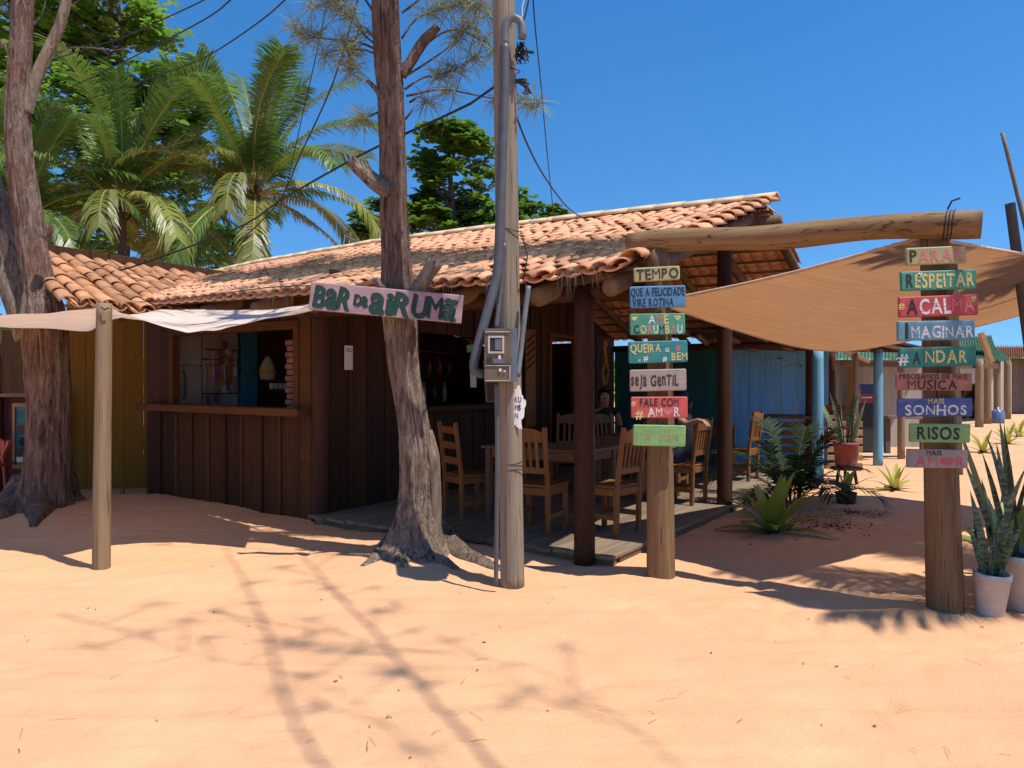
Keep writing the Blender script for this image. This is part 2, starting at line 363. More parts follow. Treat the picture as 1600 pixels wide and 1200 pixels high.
def interp(x, tab):
    for (a, va), (b, vb) in zip(tab, tab[1:]):
        if x <= b: return va + (vb - va) * max(0, (x - a)) / (b - a)
    return tab[-1][1]
EZ = [(0, 2.556), (1.0, 2.50), (3.8, 2.575), (7.4, 2.64), (13, 2.66)]
RZ = [(0, 3.89), (3.75, 3.97), (6.8, 3.99), (10, 3.90), (12.5, 3.74), (14, 3.7)]
HB = 4.23
def roofpt(t, b):                      # front slope, b from 0 (eave) to HB (ridge), then down the rear slope
    if b <= HB: return F(t, b, interp(t, EZ) + (interp(t, RZ) - interp(t, EZ)) * b / HB)
    k = (b - HB) / HB; return F(t, b, interp(t, RZ) + (2.50 - interp(t, RZ)) * k)

bar = thing("bar_building", "dark brown plank bar with terracotta tile roof and open terrace", "building", F(4.25, .62))
# roof battens carry the tiles
def battens(m):
    for j in range(13):
        b = .15 + j * .33
        for t0, t1 in ((.1, 4.0), (4.0, 8.0), (8.0, 12.3)):
            lim = 8.0 + (12.3 - 8.0) * b / HB
            if t0 >= lim: continue
            m.beam(roofpt(t0, b) - Z * .045, roofpt(min(t1, lim), b) - Z * .045, .05, .025)
            bb = 2 * HB - b
            m.beam(roofpt(t0, bb) - Z * .045, roofpt(min(t1, 9), bb) - Z * .045, .05, .025)
roof = one("roof", M['rafter'], bar, battens); tag(roof, "low gabled roof of terracotta tiles on log rafters")
tile_me = tile_mesh("roof_tile", M['tile'], .156, .132, .048, TL)
chan_me = tile_mesh("roof_channel", M['tile'], .178, .190, .05, TL + .03, True)
PW = .18; rows = 15; ex = HB / rows
cands = []; field = MB()
ncol = int(12.6 / PW)
for side in (0, 1):
    for i in range(ncol):
        t = .17 + i * PW
        for j in range(rows):
            if side == 0:
                b = j * ex - .03
                if t > 8.0 + 4.4 * b / HB + .1: continue
            else:
                b = 2 * HB - j * ex + .03
                if t > 8.3: continue
            bj = max(0, min(2 * HB, b)); b2 = bj + (ex if side == 0 else -ex)
            o = roofpt(t, bj); up = roofpt(t, b2) - o
            xd = roofpt(t - PW, bj) - o if side == 0 else o - roofpt(t - PW, bj)
            up = up.normalized(); nn = xd.normalized().cross(up)
            jit = Vector((rnd(-.006, .006), rnd(-.006, .006), 0))
            Mx = frame(o + nn * (.022 + rnd(-.004, .006)) - up * .02 + jit, xd + up * rnd(-.05, .05), up - nn * .032)
            Mc = frame(roofpt(t + PW / 2, bj) + nn * .026 - up * .02, xd, up - nn * .03)
            put_mesh(field, chan_me, Mc)
            d = o.length + (0 if side == 0 else 0)
            vis = (side == 0) or (t < 1.4 and b > HB + .2 and b < HB + 2.6)
            if side == 1 and vis: d -= 4
            if vis: cands.append((d, Mx))
            else: put_mesh(field, tile_me, Mx)
cands.sort(key=lambda q: q[0])
R0 = roof.matrix_world.copy(); off = Vector(bar.location)
for k, (d, Mx) in enumerate(cands):
    if k < 300:
        link("roof_tile", tile_me, roof, Matrix.Translation(-off) @ Mx)
    else: put_mesh(field, tile_me, Mx)
tag(field.build("roof_tile_field", M['tile'], roof, True), kind="stuff")
# cream ridge caps
rc = tile_mesh("ridge_cap", M['mortar'], .25, .21, .085, .46)
k = 0; t = .0
while t < 12.2:
    a = roofpt(max(t, 0), HB) + (F(t, 0) - F(max(t, 0), 0)); b = roofpt(max(t + .4, 0), HB)
    link("ridge_cap", rc, roof, Matrix.Translation(-off) @ frame(a + Z * (.035 + rnd(-.005, .008)), V * -1 if False else V, (b - a)))
    t += .40
# verge tiles laid along the gable edge
vt = tile_mesh("verge_tile", M['tile'], .19, .165, .07, .42)
for j in range(12):
    b = j * HB / 12
    o = roofpt(0, b) - F(0, 0) + F(.09, 0); up = roofpt(0, b + .3) - roofpt(0, b)
    link("verge_tile", vt, roof, Matrix.Translation(-off) @ frame(o + Z * .05, U, up - Z * .03))
# log rafters that run out under the eave, and purlins
for k, t in enumerate((.32, 1.02, 1.95, 2.9, 3.85, 4.8, 5.75, 6.7, 7.6)):
    def f(m, t=t):
        a = roofpt(t, .10) - Z * .16; b = roofpt(t, HB - .1) - Z * .15
        m.tube([a, a.lerp(b, .3), a.lerp(b, .6), b], [.072 + .008 * (k % 2), .075, .07, .065], 12)
    one("rafter", M['rafter'], roof, f, True)
for t in (.12, .95, 1.8, 2.7, 3.6):
    def f(m, t=t):
        a = roofpt(t, HB + .1) - Z * .15; b = roofpt(t, 2 * HB - .05) - Z * .15
        m.tube([a, a.lerp(b, .5), b], [.055, .06, .06], 10)
    one("rafter", M['rafter'], roof, f, True)
def f(m): m.tube([roofpt(-.05, HB) - Z * .22, roofpt(4, HB) - Z * .22, roofpt(9, HB) - Z * .22], .07, 10)
one("ridge_beam", M['rafter'], roof, f, True)
def f(m): m.tube([F(.15, .45, 2.42), F(2.2, .45, 2.40), F(4.3, .45, 2.43)], .07, 10)
one("front_beam", M['post_dark'], bar, f, True)
def f(m): m.tube([F(.5, .2, 2.40), F(.52, 4.2, 2.44), F(.5, 8.5, 2.36)], .055, 10)
one("side_beam", M['post_dark'], bar, f, True)
def f(m): m.tube([F(.5, 8.4, 2.30), F(2.2, 8.4, 2.30), F(4.3, 8.4, 2.30)], .06, 10)
one("rear_beam", M['post_dark'], bar, f, True)
def post(m, a, b, r0, r1, n=18, seg=14, wob=.04, seed=0):
    pts = [a.lerp(b, i / seg) for i in range(seg + 1)]
    m.tube(pts, [r0 + (r1 - r0) * i / seg for i in range(seg + 1)], n, True, 0,
           lambda s, an, p: 1 + wob * noise.noise(Vector((math.cos(an) * 1.3 + seed, math.sin(an) * 1.3, p.z * .9))) + .012 * noise.noise(Vector((math.cos(an) * 9, math.sin(an) * 9, p.z * .5 + seed))))
for nm, t, b, z1 in (("terrace_post", .72, .40, 2.42), ("terrace_post", .55, 3.85, 3.55), ("terrace_post", .5, 8.55, 2.4)):
    one(nm, M['post_dark'], bar, lambda m: post(m, F(t, b, -.05), F(t, b, z1), .095 * S, .088 * S, seed=b), True)

# ---- bar walls: front boards (b = .62), side boards (t = 4.25)
def vboard(name, mat, t0, t1, b0, b1, z0, z1, th=.03, parent=bar):   # board between two plan points
    def f(m):
        a = F(t0, b0); c = F(t1, b1); mid = (a + c) / 2; w = (c - a).length
        d = (c - a).normalized(); nrm = Vector((-d.y, d.x, 0))
        m.beam(mid + Z * z0 * S, mid + Z * z1 * S, w - .006, th + rnd(-.004, .006), up=nrm, ch=.005)
    return one(name, mat, parent, f)
FB = .62
t = 4.62; n = 0
while t < 7.70:
    w = min(rnd(.33, .38), 7.74 - t)
    vboard("wall_board", M['wall'], t, t + w, FB, FB, -.04, 1.22 + rnd(-.01, .01))
    vboard("cover_strip", M['walltrim'] if n % 2 else M['wall'], t - .025, t + .025, FB - .03, FB - .03, -.04, 1.2, .022)
    t += w; n += 1
for a, b in ((7.15, 7.45), (7.45, 7.74)): vboard("wall_board", M['wall'], a, b, FB, FB, 1.33, 2.72)
t = 4.62
while t < 7.15:
    w = min(.36, 7.15 - t); vboard("wall_board", M['wall'], t, t + w, FB, FB, 2.34, 2.78); t += w
vboard("corner_board", M['walltrim'], 4.42, 4.64, FB - .01, FB - .01, -.04, 2.75, .045)
one("corner_post", M['post_dark'], bar, lambda m: post(m, F(4.32, FB + .02, -.05), F(4.30, FB + .02, 2.7), .1, .1, seed=5), True)
win = one("window_frame", M['walltrim'], bar, lambda m: (m.beam(F(4.66, FB, 1.30), F(4.66, FB, 2.34), .09, .10, up=V),
    m.beam(F(7.15, FB, 1.30), F(7.15, FB, 2.34), .09, .10, up=V), m.beam(F(4.62, FB - .005, 2.31), F(7.2, FB - .005, 2.31), .11, .10)))
one("counter_ledge", M['walltrim'], bar, lambda m: m.beam(F(4.42, FB - .07, 1.265), F(7.66, FB - .07, 1.285), .34 * S, .085))
# side wall along the terrace
SW = 4.25
segs = [(.72, 2.35, 0.08, 2.95), (2.35, 4.29, .08, 1.22), (2.35, 4.29, 2.3, 3.3), (4.29, 5.83, .08, 3.4), (5.83, 6.64, 2.39, 3.4), (6.64, 8.4, .08, 3.1)]
for b0, b1, z0, z1 in segs:
    b = b0
    while b < b1 - .01:
        w = min(rnd(.28, .34), b1 - b)
        if b1 - b - w < .08: w = b1 - b
        vboard("wall_board", M['wall'], SW, SW, b, b + w, z0, z1)
        if b > b0: vboard("cover_strip", M['wall'], SW - .03, SW - .03, b - .025, b + .025, z0 + .01, z1 - .01, .02)
        b += w
one("bar_counter", M['wall'], bar, lambda m: m.beam(F(SW - .02, 2.3, 1.265), F(SW - .02, 4.34, 1.265), .40, .07))
one("door_frame", M['walltrim'], bar, lambda m: (m.beam(F(SW - .03, 5.80, .1), F(SW - .03, 5.80, 2.42), .07, .06, up=U), m.beam(F(SW - .03, 6.67, .1), F(SW - .03, 6.67, 2.42), .07, .06, up=U), m.beam(F(SW - .03, 5.76, 2.45), F(SW - .03, 6.71, 2.45), .06, .07)))
# hidden outer walls keep daylight out of the bar room
for nm, t0, t1, b0, b1, z1 in (("rear_wall", 4.25, 8.0, 8.4, 8.4, 2.45), ("left_wall", 7.78, 7.78, .62, 8.4, 2.6)):
    vboard(nm, M['wall'], t0, t1, b0, b1, -.05, z1, .04)
one("left_gable", M['wall'], bar, lambda m: m.add([F(7.80, .62, 2.6), F(7.80, 8.4, 2.45), F(7.80, HB, 3.85), F(7.84, .62, 2.6), F(7.84, 8.4, 2.45), F(7.84, HB, 3.85)], [(0, 1, 2), (5, 4, 3), (0, 2, 5, 3), (2, 1, 4, 5)]))
one("side_gable", M['wall'], bar, lambda m: m.add([F(4.27, .62, 2.55), F(4.27, 8.4, 2.45), F(4.27, HB, 3.8), F(4.31, .62, 2.55), F(4.31, 8.4, 2.45), F(4.31, HB, 3.8)], [(0, 1, 2), (5, 4, 3), (0, 2, 5, 3), (2, 1, 4, 5)]))
# teal wall that closes the back of the terrace
tw = thing("teal_wall", "dark teal plank wall closing the back of the terrace", "wall", F(3.1, 8.4))
t = 2.06
while t < 4.2:
    vboard("wall_board", M['teal'], t, min(t + .3, 4.22), 8.4, 8.4, .02, 2.28, .025, tw); t += .3
vboard("edge_batten", M['white'], 2.0, 2.05, 8.38, 8.38, .02, 2.28, .03, tw)

# ------------------------------------------------------------------ deck
deck = thing("wooden_deck", "low weathered plank deck under the terrace roof", "deck", F(2.4, .42))
t = .45; k = 0
while t < 4.2:
    w = .155
    e0 = .42 + rnd(-.02, .03)
    one("plank", M['deck'], deck, lambda m: m.beam(F(t + w / 2, e0, .075 + rnd(-.004, .004)), F(t + w / 2, 8.5, .075), w * S - .008, .032, ch=.004))
    t += w; k += 1
one("joist", M['rafter'], deck, lambda m: m.beam(F(.47, .50, .025), F(4.2, .50, .025), .06, .07))
one("joist", M['rafter'], deck, lambda m: m.beam(F(.50, .6, .022), F(.50, 8.4, .022), .06, .07))

# ------------------------------------------------------------------ pine needles fallen on the roof
lit = MB(); mk = 0
def lmask(t, b):
    base = noise.noise(Vector((t * .9, b * 1.3, 4))) * .55 + noise.noise(Vector((t * 3.1, b * 3.6, 1))) * .35
    k = math.exp(-((b - .95 - .10 * t) / (.62 + .10 * t)) ** 2)
    if t > 5: k *= max(.55, 1 - (t - 5) * .12)
    return k * 1.05 - .60 + base
gt, gb = 150, 60
idx = {}
for i in range(gt):
    for j in range(gb):
        t = .1 + 11.3 * i / (gt - 1); b = .02 + 4.0 * j / (gb - 1)
        if t > 7.8 + 4.2 * b / HB: continue
        mm = lmask(t, b); idx[(i, j)] = len(lit.v)
        nn = .030 + min(.075, max(-.06, mm * .16)) + .012 * noise.noise(Vector((t * 9, b * 9, 0)))
        lit.v.append(tuple(roofpt(t, b) + Z * nn))
for i in range(gt - 1):
    for j in range(gb - 1):
        q = [(i, j), (i + 1, j), (i + 1, j + 1), (i, j + 1)]
        if all(k in idx for k in q): lit.f.append(tuple(idx[k] for k in q)); lit.m.append(0)
cnt = 0
while cnt < 11000:
    t = rnd(.1, 11.0); b = rnd(0, 4.0)
    if t > 7.8 + 4.2 * b / HB: continue
    mm = lmask(t, b)
    if mm < -.08 or rnd(0, .45) > mm + .12: continue
    o = roofpt(t, b) + Z * (.045 + min(.075, max(0, mm * .16)) + rnd(0, .02)); a = rnd(0, 6.28); l = rnd(.05, .13)
    d = Vector((math.cos(a), math.sin(a), rnd(-.15, .3))) * l; s = d.cross(Z).normalized() * .0022
    k = len(lit.v); lit.v += [tuple(o - s), tuple(o + s), tuple(o + d + s * .4), tuple(o + d - s * .4)]; lit.f.append((k, k + 1, k + 2, k + 3)); lit.m.append(1); cnt += 1
for _ in range(330):                    # strands hanging over the eave
    t = rnd(.3, 4.6); c = noise.noise(Vector((t * 4, 9, 0)))
    if c < .05: continue
    o = roofpt(t, .0) + Z * .05 + V * -.03; l = rnd(.05, .20) * (1 + c); s = U * .0022
    d = Vector((rnd(-.03, .03), rnd(-.05, .0), -l)); k = len(lit.v)
    o2 = o + V * .12 + Z * .03
    lit.v += [tuple(o2 - s), tuple(o2 + s), tuple(o + s), tuple(o - s), tuple(o + d + s * .3), tuple(o + d - s * .3)]
    lit.f += [(k, k + 1, k + 2, k + 3), (k + 3, k + 2, k + 4, k + 5)]; lit.m += [1, 1]
M['litter'] = plain("needle_litter", (.155, .115, .085, 1), .95, 14, .5, bs=1.0, spec=.1)
M['needle_dry'] = plain("dry_needle", (.27, .20, .145, 1), .9, 30, .5, bs=0, spec=.1)
tag(lit.build("pine_needle_litter", [M['litter'], M['needle_dry']], None, False), "grey mat of fallen pine needles lying on the roof tiles", "needles", kind="stuff")
# ------------------------------------------------------------------ log gateway
gA = G(1033, 905); gB = G(1478, 957)
gate = thing("log_gateway", "gateway of two thick log posts carrying a long round log beam", "gateway", gA)
gd = (gA - gB).normalized()
topA = Vector((gA.x - .02, gA.y, 2.70 * S)); topB = P(1460, 352, 5.42)
gpA = one("post", M['log'], gate, lambda m: post(m, gA - Z * .08, topA, .118 * S, .088 * S, 24, 26, .05, 1.0), True)
gpB = one("post", M['log'], gate, lambda m: post(m, gB - Z * .08, Vector((topB.x, topB.y, 2.66 * S)), .122 * S, .092 * S, 24, 26, .06, 4.0), True)
bl = P(983, 382, 6.42); br = P(1534, 348, 5.20)
def f(m):
    seg = 30; pts = [bl.lerp(br, i / seg) + Z * .012 * math.sin(i * .35) for i in range(seg + 1)]
    m.tube(pts, [.093 * S + .004 * math.sin(i * .5) for i in range(seg + 1)], 24, True, 0,
           lambda s, a, p: 1 + .05 * noise.noise(Vector((math.cos(a) * 1.2, math.sin(a) * 1.2 + 7, p.x * 1.1))))
beam = one("beam", M['log_h'], gate, f, True)
def f(m):                                # wire lashings over the right end
    for k in (.915, .93, .945):
        c = bl.lerp(br, k); r = .10 * S; pts = []
        for i in range(13):
            a = 2 * math.pi * i / 12
            pts.append(c + gd * (.03 * math.sin(a * .5) + (k - .93)) + Z * math.cos(a) * r + Vector((gd.y, -gd.x, 0)) * math.sin(a) * r)
        m.tube(pts, .0045, 5, False)
    m.tube([bl.lerp(br, .92) + Z * .1, bl.lerp(br, .93) + Z * .15, bl.lerp(br, .95) + Z * .165], .006, 5)
one("wire_lashing", M['black'], beam, f)
M['batten'] = wood("pale_batten", (.25, .15, .085, 1), (.38, .25, .15, 1), (20, 20, 1.2), var=.1)
one("batten", M['batten'], gate, lambda m: m.beam(P(1050, 700, 6.24), P(1040, 405, 6.24), .05, .022, up=Vector((0, 1, 0))))
one("batten", M['batten'], gate, lambda m: m.beam(P(1497, 742, 5.36), P(1488, 392, 5.36), .06, .02, up=Vector((0, 1, 0))))

# ------------------------------------------------------------------ lettering
GL = {}
def glyphs(chars):
    obs = []
    for ch in sorted(set(chars)):
        if ch in GL or ch == ' ': continue
        cu = bpy.data.curves.new("glyph", 'FONT'); cu.body = ch; cu.size = 1; cu.offset = .0 if ch in 'MNWK' else .026; cu.resolution_u = 3
        ob = bpy.data.objects.new("glyph", cu); COL.objects.link(ob); obs.append((ch, ob))
    bpy.context.view_layer.update(); dg = bpy.context.evaluated_depsgraph_get()
    for ch, ob in obs:
        ev = ob.evaluated_get(dg); me = ev.to_mesh()
        vs = [(v.co.x, v.co.y) for v in me.vertices]; fs = [tuple(p.vertices) for p in me.polygons]
        x0 = min(v[0] for v in vs); x1 = max(v[0] for v in vs); y0 = min(v[1] for v in vs); y1 = max(v[1] for v in vs)
        GL[ch] = ([(x - x0, y) for x, y in vs], fs, x1 - x0, y0, y1); ev.to_mesh_clear()
        cu = ob.data; bpy.data.objects.remove(ob); bpy.data.curves.remove(cu)
glyphs("BaRDiUMãTEMPOQUEAFLICSVRNTJGHX#LejnrsaoguKBWPÃ'l:mt")
def heart():
    vs = [(0.0, 0.0)]
    for i in range(25):
        a = 2 * math.pi * i / 24; vs.append((16 * math.sin(a) ** 3 / 32, (13 * math.cos(a) - 5 * math.cos(2 * a) - 2 * math.cos(3 * a) - math.cos(4 * a)) / 32))
    return [(x + .5, y + .53) for x, y in vs], [(0, i, i + 1) for i in range(1, 25)], 1.0, 0.0, 1.0
GL['<'] = heart()
def paintmat(name, c, worn=.45, scale=(6, 40, 40)):
    m, N, L, pr = newmat(name)
    n = noise_n(N, L, coords(N, L, scale), 2.0, 5, .7); n2 = noise_n(N, L, coords(N, L, (1, 1, 1)), 30, 4, .7)
    col = mixc(N, L, n2, [q * .75 for q in c[:3]] + [1], c); L.new(col, pr.inputs['Base Color']); pr.inputs['Roughness'].default_value = .7
    tr = N.new("ShaderNodeBsdfTransparent"); mx = N.new("ShaderNodeMixShader")
    L.new(ramp(N, L, n, [(worn - .08, (1, 1, 1, 1)), (worn + .05, (0, 0, 0, 1))]), mx.inputs[0])
    L.new(pr.outputs[0], mx.inputs[1]); L.new(tr.outputs[0], mx.inputs[2]); L.new(mx.outputs[0], N["Material Output"].inputs[0])
    return m
INK = {'k': paintmat("dark_letter_paint", (.02, .018, .02, 1), .40), 'y': paintmat("yellow_letter_paint", (.66, .55, .20, 1), .42), 'w': paintmat("white_letter_paint", (.72, .70, .68, 1), .44),
       'p': paintmat("pink_letter_paint", (.62, .20, .19, 1), .44), 'n': paintmat("navy_letter_paint", (.012, .02, .05, 1), .36), 'r': paintmat("red_letter_paint", (.62, .10, .10, 1), .45),
       'b': paintmat("brown_letter_paint", (.05, .022, .015, 1), .40), 'g': paintmat("green_letter_paint", (.002, .055, .036, 1), .25), 'f': paintmat("faded_pink_paint", (.50, .28, .22, 1), .52)}
INKK = list(INK)
def boardmat(name, c, wear=.45):
    m, N, L, pr = newmat(name)
    v = coords(N, L, (2.2, 30, 30)); n = noise_n(N, L, v, 1.4, 6, .7, .5); n2 = noise_n(N, L, coords(N, L, (1, 1, 1)), 9, 5, .65); n3 = noise_n(N, L, coords(N, L, (1.0, 60, 60)), 1.6, 3, .6, .3)
    col = mixc(N, L, ramp(N, L, n2, [(.3, (0, 0, 0, 1)), (.7, (1, 1, 1, 1))]), [q * .72 for q in c[:3]] + [1], [min(1, q * 1.12 + .01) for q in c[:3]] + [1])
    col = mixc(N, L, ramp(N, L, n, [(.52, (0, 0, 0, 1)), (.66, (wear, wear, wear, 1))]), col, [min(1, q * .5 + .16) for q in c[:3]] + [1])
    col = mixc(N, L, ramp(N, L, n3, [(.60, (0, 0, 0, 1)), (.66, (.6, .6, .6, 1))]), col, [q * .3 for q in c[:3]] + [1])
    L.new(col, pr.inputs['Base Color']); pr.inputs['Roughness'].default_value = .65; bump(N, L, n3, pr, .4, .003)
    return m
def rrect(w, h, r, n=4):
    pts = []
    for cx, cy, a0 in ((w / 2 - r, h / 2 - r, 0), (-w / 2 + r, h / 2 - r, 90), (-w / 2 + r, -h / 2 + r, 180), (w / 2 - r, -h / 2 + r, 270)):
        for i in range(n + 1):
            a = math.radians(a0 + 90 * i / n); pts.append((cx + r * math.cos(a), cy + r * math.sin(a)))
    return pts
def sign(label, c, d, rect, lines, tilt=0.0, thick=.022, r=.012, extras=(), cat="sign", name="sign_plank", group=None, wear=.7, board=None):
    x0, y0, x1, y1 = rect; k = d * S / 1200
    W = (x1 - x0) * k; Hh = (y1 - y0) * k
    e = thing(name, label, cat, P((x0 + x1) / 2, (y0 + y1) / 2, d), 0, group, rot=(0, -math.radians(tilt), 0))
    me = MB(); pts = rrect(W, Hh, r); n = len(pts)
    pts = [(x + .0025 * noise.noise(Vector((x * 30, y * 30, y0))), y + .003 * noise.noise(Vector((x * 22, y * 22, x0)))) for x, y in pts]
    ins = [(x * (1 - .006 / W * 2), y * (1 - .006 / Hh * 2)) for x, y in pts]
    vs = [(x, -thick / 2, y) for x, y in ins] + [(x, -thick / 2 + .004, y) for x, y in pts] + [(x, thick / 2, y) for x, y in pts]
    me.add(vs, [tuple(range(n)), tuple(range(3 * n - 1, 2 * n - 1, -1))] + [(a * n + i, (a + 1) * n + i, (a + 1) * n + (i + 1) % n, a * n + (i + 1) % n) for a in (0, 1) for i in range(n)])
    link("board", me.mesh("board", board or boardmat("painted_" + name, c, wear)), e)
    yb = -thick / 2 - .0018
    for text, cols, (fx0, fy0, fx1, fy1) in lines:           # box in fractions of the board, y up
        q = MB(); gap = .10; tot = sum(GL[ch][2] + gap if ch != ' ' else .38 for ch in text) - gap
        bx = -W / 2 + fx0 * W; bw = (fx1 - fx0) * W; by = -Hh / 2 + fy0 * Hh; bh = (fy1 - fy0) * Hh; sx = bw / tot; X = 0
        for i, ch in enumerate(text):
            if ch == ' ': X += .38; continue
            vs, fs, gw, g0, g1 = GL[ch]; a = math.radians(rnd(-3.5, 3.5)); sc = rnd(.93, 1.04); dy = rnd(-.03, .03) * bh
            hh = bh / .72
            if ch.islower() and ch not in 'iãlt': hh = bh / .56
            if ch == 'ã': hh = bh / .72
            if ch in '<#': hh = bh / (1.0 if ch == '<' else .72)
            col = cols[min(i, len(cols) - 1)]; mi = INKK.index(col); out = []
            for x, y in vs:
                xx = (x - gw / 2) * sx * sc; yy = (y - .36) * hh * sc
                xr = xx * math.cos(a) - yy * math.sin(a); yr = xx * math.sin(a) + yy * math.cos(a)
                out.append((bx + (X + gw / 2) * sx + xr, yb, by + .36 * hh + yr + dy))
            q.add(out, fs, mi); X += gw + gap
        link("lettering", q.mesh("lettering", [INK[i] for i in INKK]), e)
    for kind, col, fx, fy, s in extras:
        q = MB(); vs, fs, gw, g0, g1 = GL[kind]
        q.add([(-W / 2 + fx * W + (x - .5) * s, yb, -Hh / 2 + fy * Hh + (y - .4) * s) for x, y in vs], fs, INKK.index(col))
        link("painted_mark", q.mesh("painted_mark", [INK[i] for i in INKK]), e)
    return e
c_ol = (.36, .33, .13, 1); c_bl = (.06, .20, .36, 1); c_gr = (.055, .27, .17, 1); c_te = (.008, .20, .19, 1); c_gy = (.34, .26, .22, 1); c_rd = (.53, .075, .065, 1); c_lg = (.19, .38, .11, 1)
DL = 6.10; GRPL = "painted planks on the left gateway post"; GRPR = "painted planks on the right gateway post"
sign("small olive plank reading TEMPO, topmost on the left gateway post", c_ol, DL, (990, 417, 1062, 439), [("TEMPO", "b", (.05, .12, .97, .88))], 3, group=GRPL)
sign("blue plank with two lines starting QUE A FELICIDADE, on the left gateway post", c_bl, DL, (984, 447, 1071, 481), [("QUE A FELICIDADE", "n", (.02, .55, .98, .92)), ("VIRE ROTINA", "n", (.04, .07, .78, .45))], 1.5, group=GRPL)
sign("green plank with two hearts and multicoloured letters, third down the left gateway post", c_gr, DL, (984, 490, 1070, 523), [("AME", "wpy", (.33, .53, .70, .93)), ("CORUMBAU", "kypwkypw", (.07, .06, .95, .47))], .8, extras=(('<', 'y', .08, .75, .045), ('<', 'y', .86, .75, .05)), group=GRPL)
sign("teal plank reading QUEIRA O BEM in yellow on the left gateway post", c_te, DL, (982, 533, 1074, 567), [("QUEIRA", "y", (.03, .50, .55, .90)), ("o", "w", (.62, .5, .69, .72)), ("BEM", "y", (.72, .10, .99, .46))], 1.6, extras=(('#', 'w', .31, .25, .055), ('#', 'w', .63, .2, .05), ('#', 'p', .86, .7, .06), ('#', 'y', .19, .16, .03)), group=GRPL)
sign("unpainted grey plank reading SEJA GENTIL on the left gateway post", c_gy, DL, (984, 577, 1072, 611), [("seJa GenTiL", "b", (.02, .25, .86, .75))], 1.2, group=GRPL, wear=.8)
sign("coral red plank reading FALE COM AMOR on the left gateway post", c_rd, DL, (986, 620, 1074, 653), [("FALE COM", "k", (.15, .56, .84, .94)), ("AM<R", "wwpw", (.29, .08, .86, .50))], .3, extras=(('#', 'y', .18, .22, .09), ('#', 'y', .06, .72, .05)), group=GRPL, wear=.2)
sign("light green plank with faded pink lettering, lowest on the left gateway post", c_lg, DL, (989, 664, 1071, 697), [("seJa", "f", (.04, .28, .34, .68)), ("mais", "f", (.50, .25, .86, .65))], -1.2, group=GRPL)
DR = 5.22
sign("olive plank reading PARAR, topmost on the right gateway post", (.34, .31, .12, 1), DR, (1415, 386, 1508, 413), [("PARAR", "kp", (.05, .16, .95, .86))], 2.4, r=.005, group=GRPR)
sign("green plank reading RESPEITAR in yellow on the right gateway post", (.04, .24, .155, 1), DR, (1407, 423, 1524, 453), [("RESPEITAR", "ky", (.06, .15, .97, .85))], 1.6, r=.005, extras=(('#', 'w', .27, .86, .05),), group=GRPR)
sign("crimson plank reading ACALMA on the right gateway post", (.46, .045, .05, 1), DR, (1404, 462, 1527, 494), [("ACALMA", "kwwwpp", (.09, .14, .95, .88))], 2.2, r=.008, extras=(('#', 'y', .05, .6, .06), ('#', 'y', .96, .82, .05)), group=GRPR, wear=.3)
sign("grey blue plank reading IMAGINAR in white on the right gateway post", (.10, .26, .34, 1), DR, (1402, 501, 1522, 532), [("I", "k", (.09, .14, .13, .92)), ("MAGINAR", "w", (.17, .14, .98, .74))], 1.0, r=.004, group=GRPR)
sign("dark green plank reading ANDAR with a white mark on the right gateway post", (.008, .18, .13, 1), DR, (1405, 542, 1524, 573), [("A", "k", (.16, .16, .27, .80)), ("NDAR", "y", (.33, .18, .88, .84))], 1.8, r=.004, extras=(('#', 'w', .08, .5, .1),), group=GRPR)
sign("brick coloured plank reading PRECISAMOS DE MAIS MUSICA on the right gateway post", (.36, .13, .08, 1), DR, (1400, 583, 1518, 610), [("PRECISAMOS DE MAIS", "b", (.03, .66, .93, .96)), ("MUSICA", "b", (.14, .06, .80, .62))], -.5, r=.008, group=GRPR)
sign("navy blue plank reading MAIS SONHOS on the right gateway post", (.045, .085, .24, 1), DR, (1402, 622, 1518, 651), [("MAIS", "y", (.40, .70, .62, .98)), ("SONHOS", "w", (.09, .10, .92, .64))], .6, r=.008, group=GRPR)
sign("light green plank reading RISOS on the right gateway post", (.20, .37, .11, 1), DR, (1421, 662, 1515, 691), [("RISOS", "k", (.11, .18, .82, .84))], -.8, r=.006, group=GRPR)
sign("grey plank reading MAIS AMOR in red, lowest on the right gateway post", (.30, .235, .20, 1), DR, (1417, 702, 1511, 731), [("MAIS", "k", (.31, .68, .56, .96)), ("AM<R", "r", (.12, .08, .95, .62))], -1.0, r=.004, group=GRPR, wear=.7)

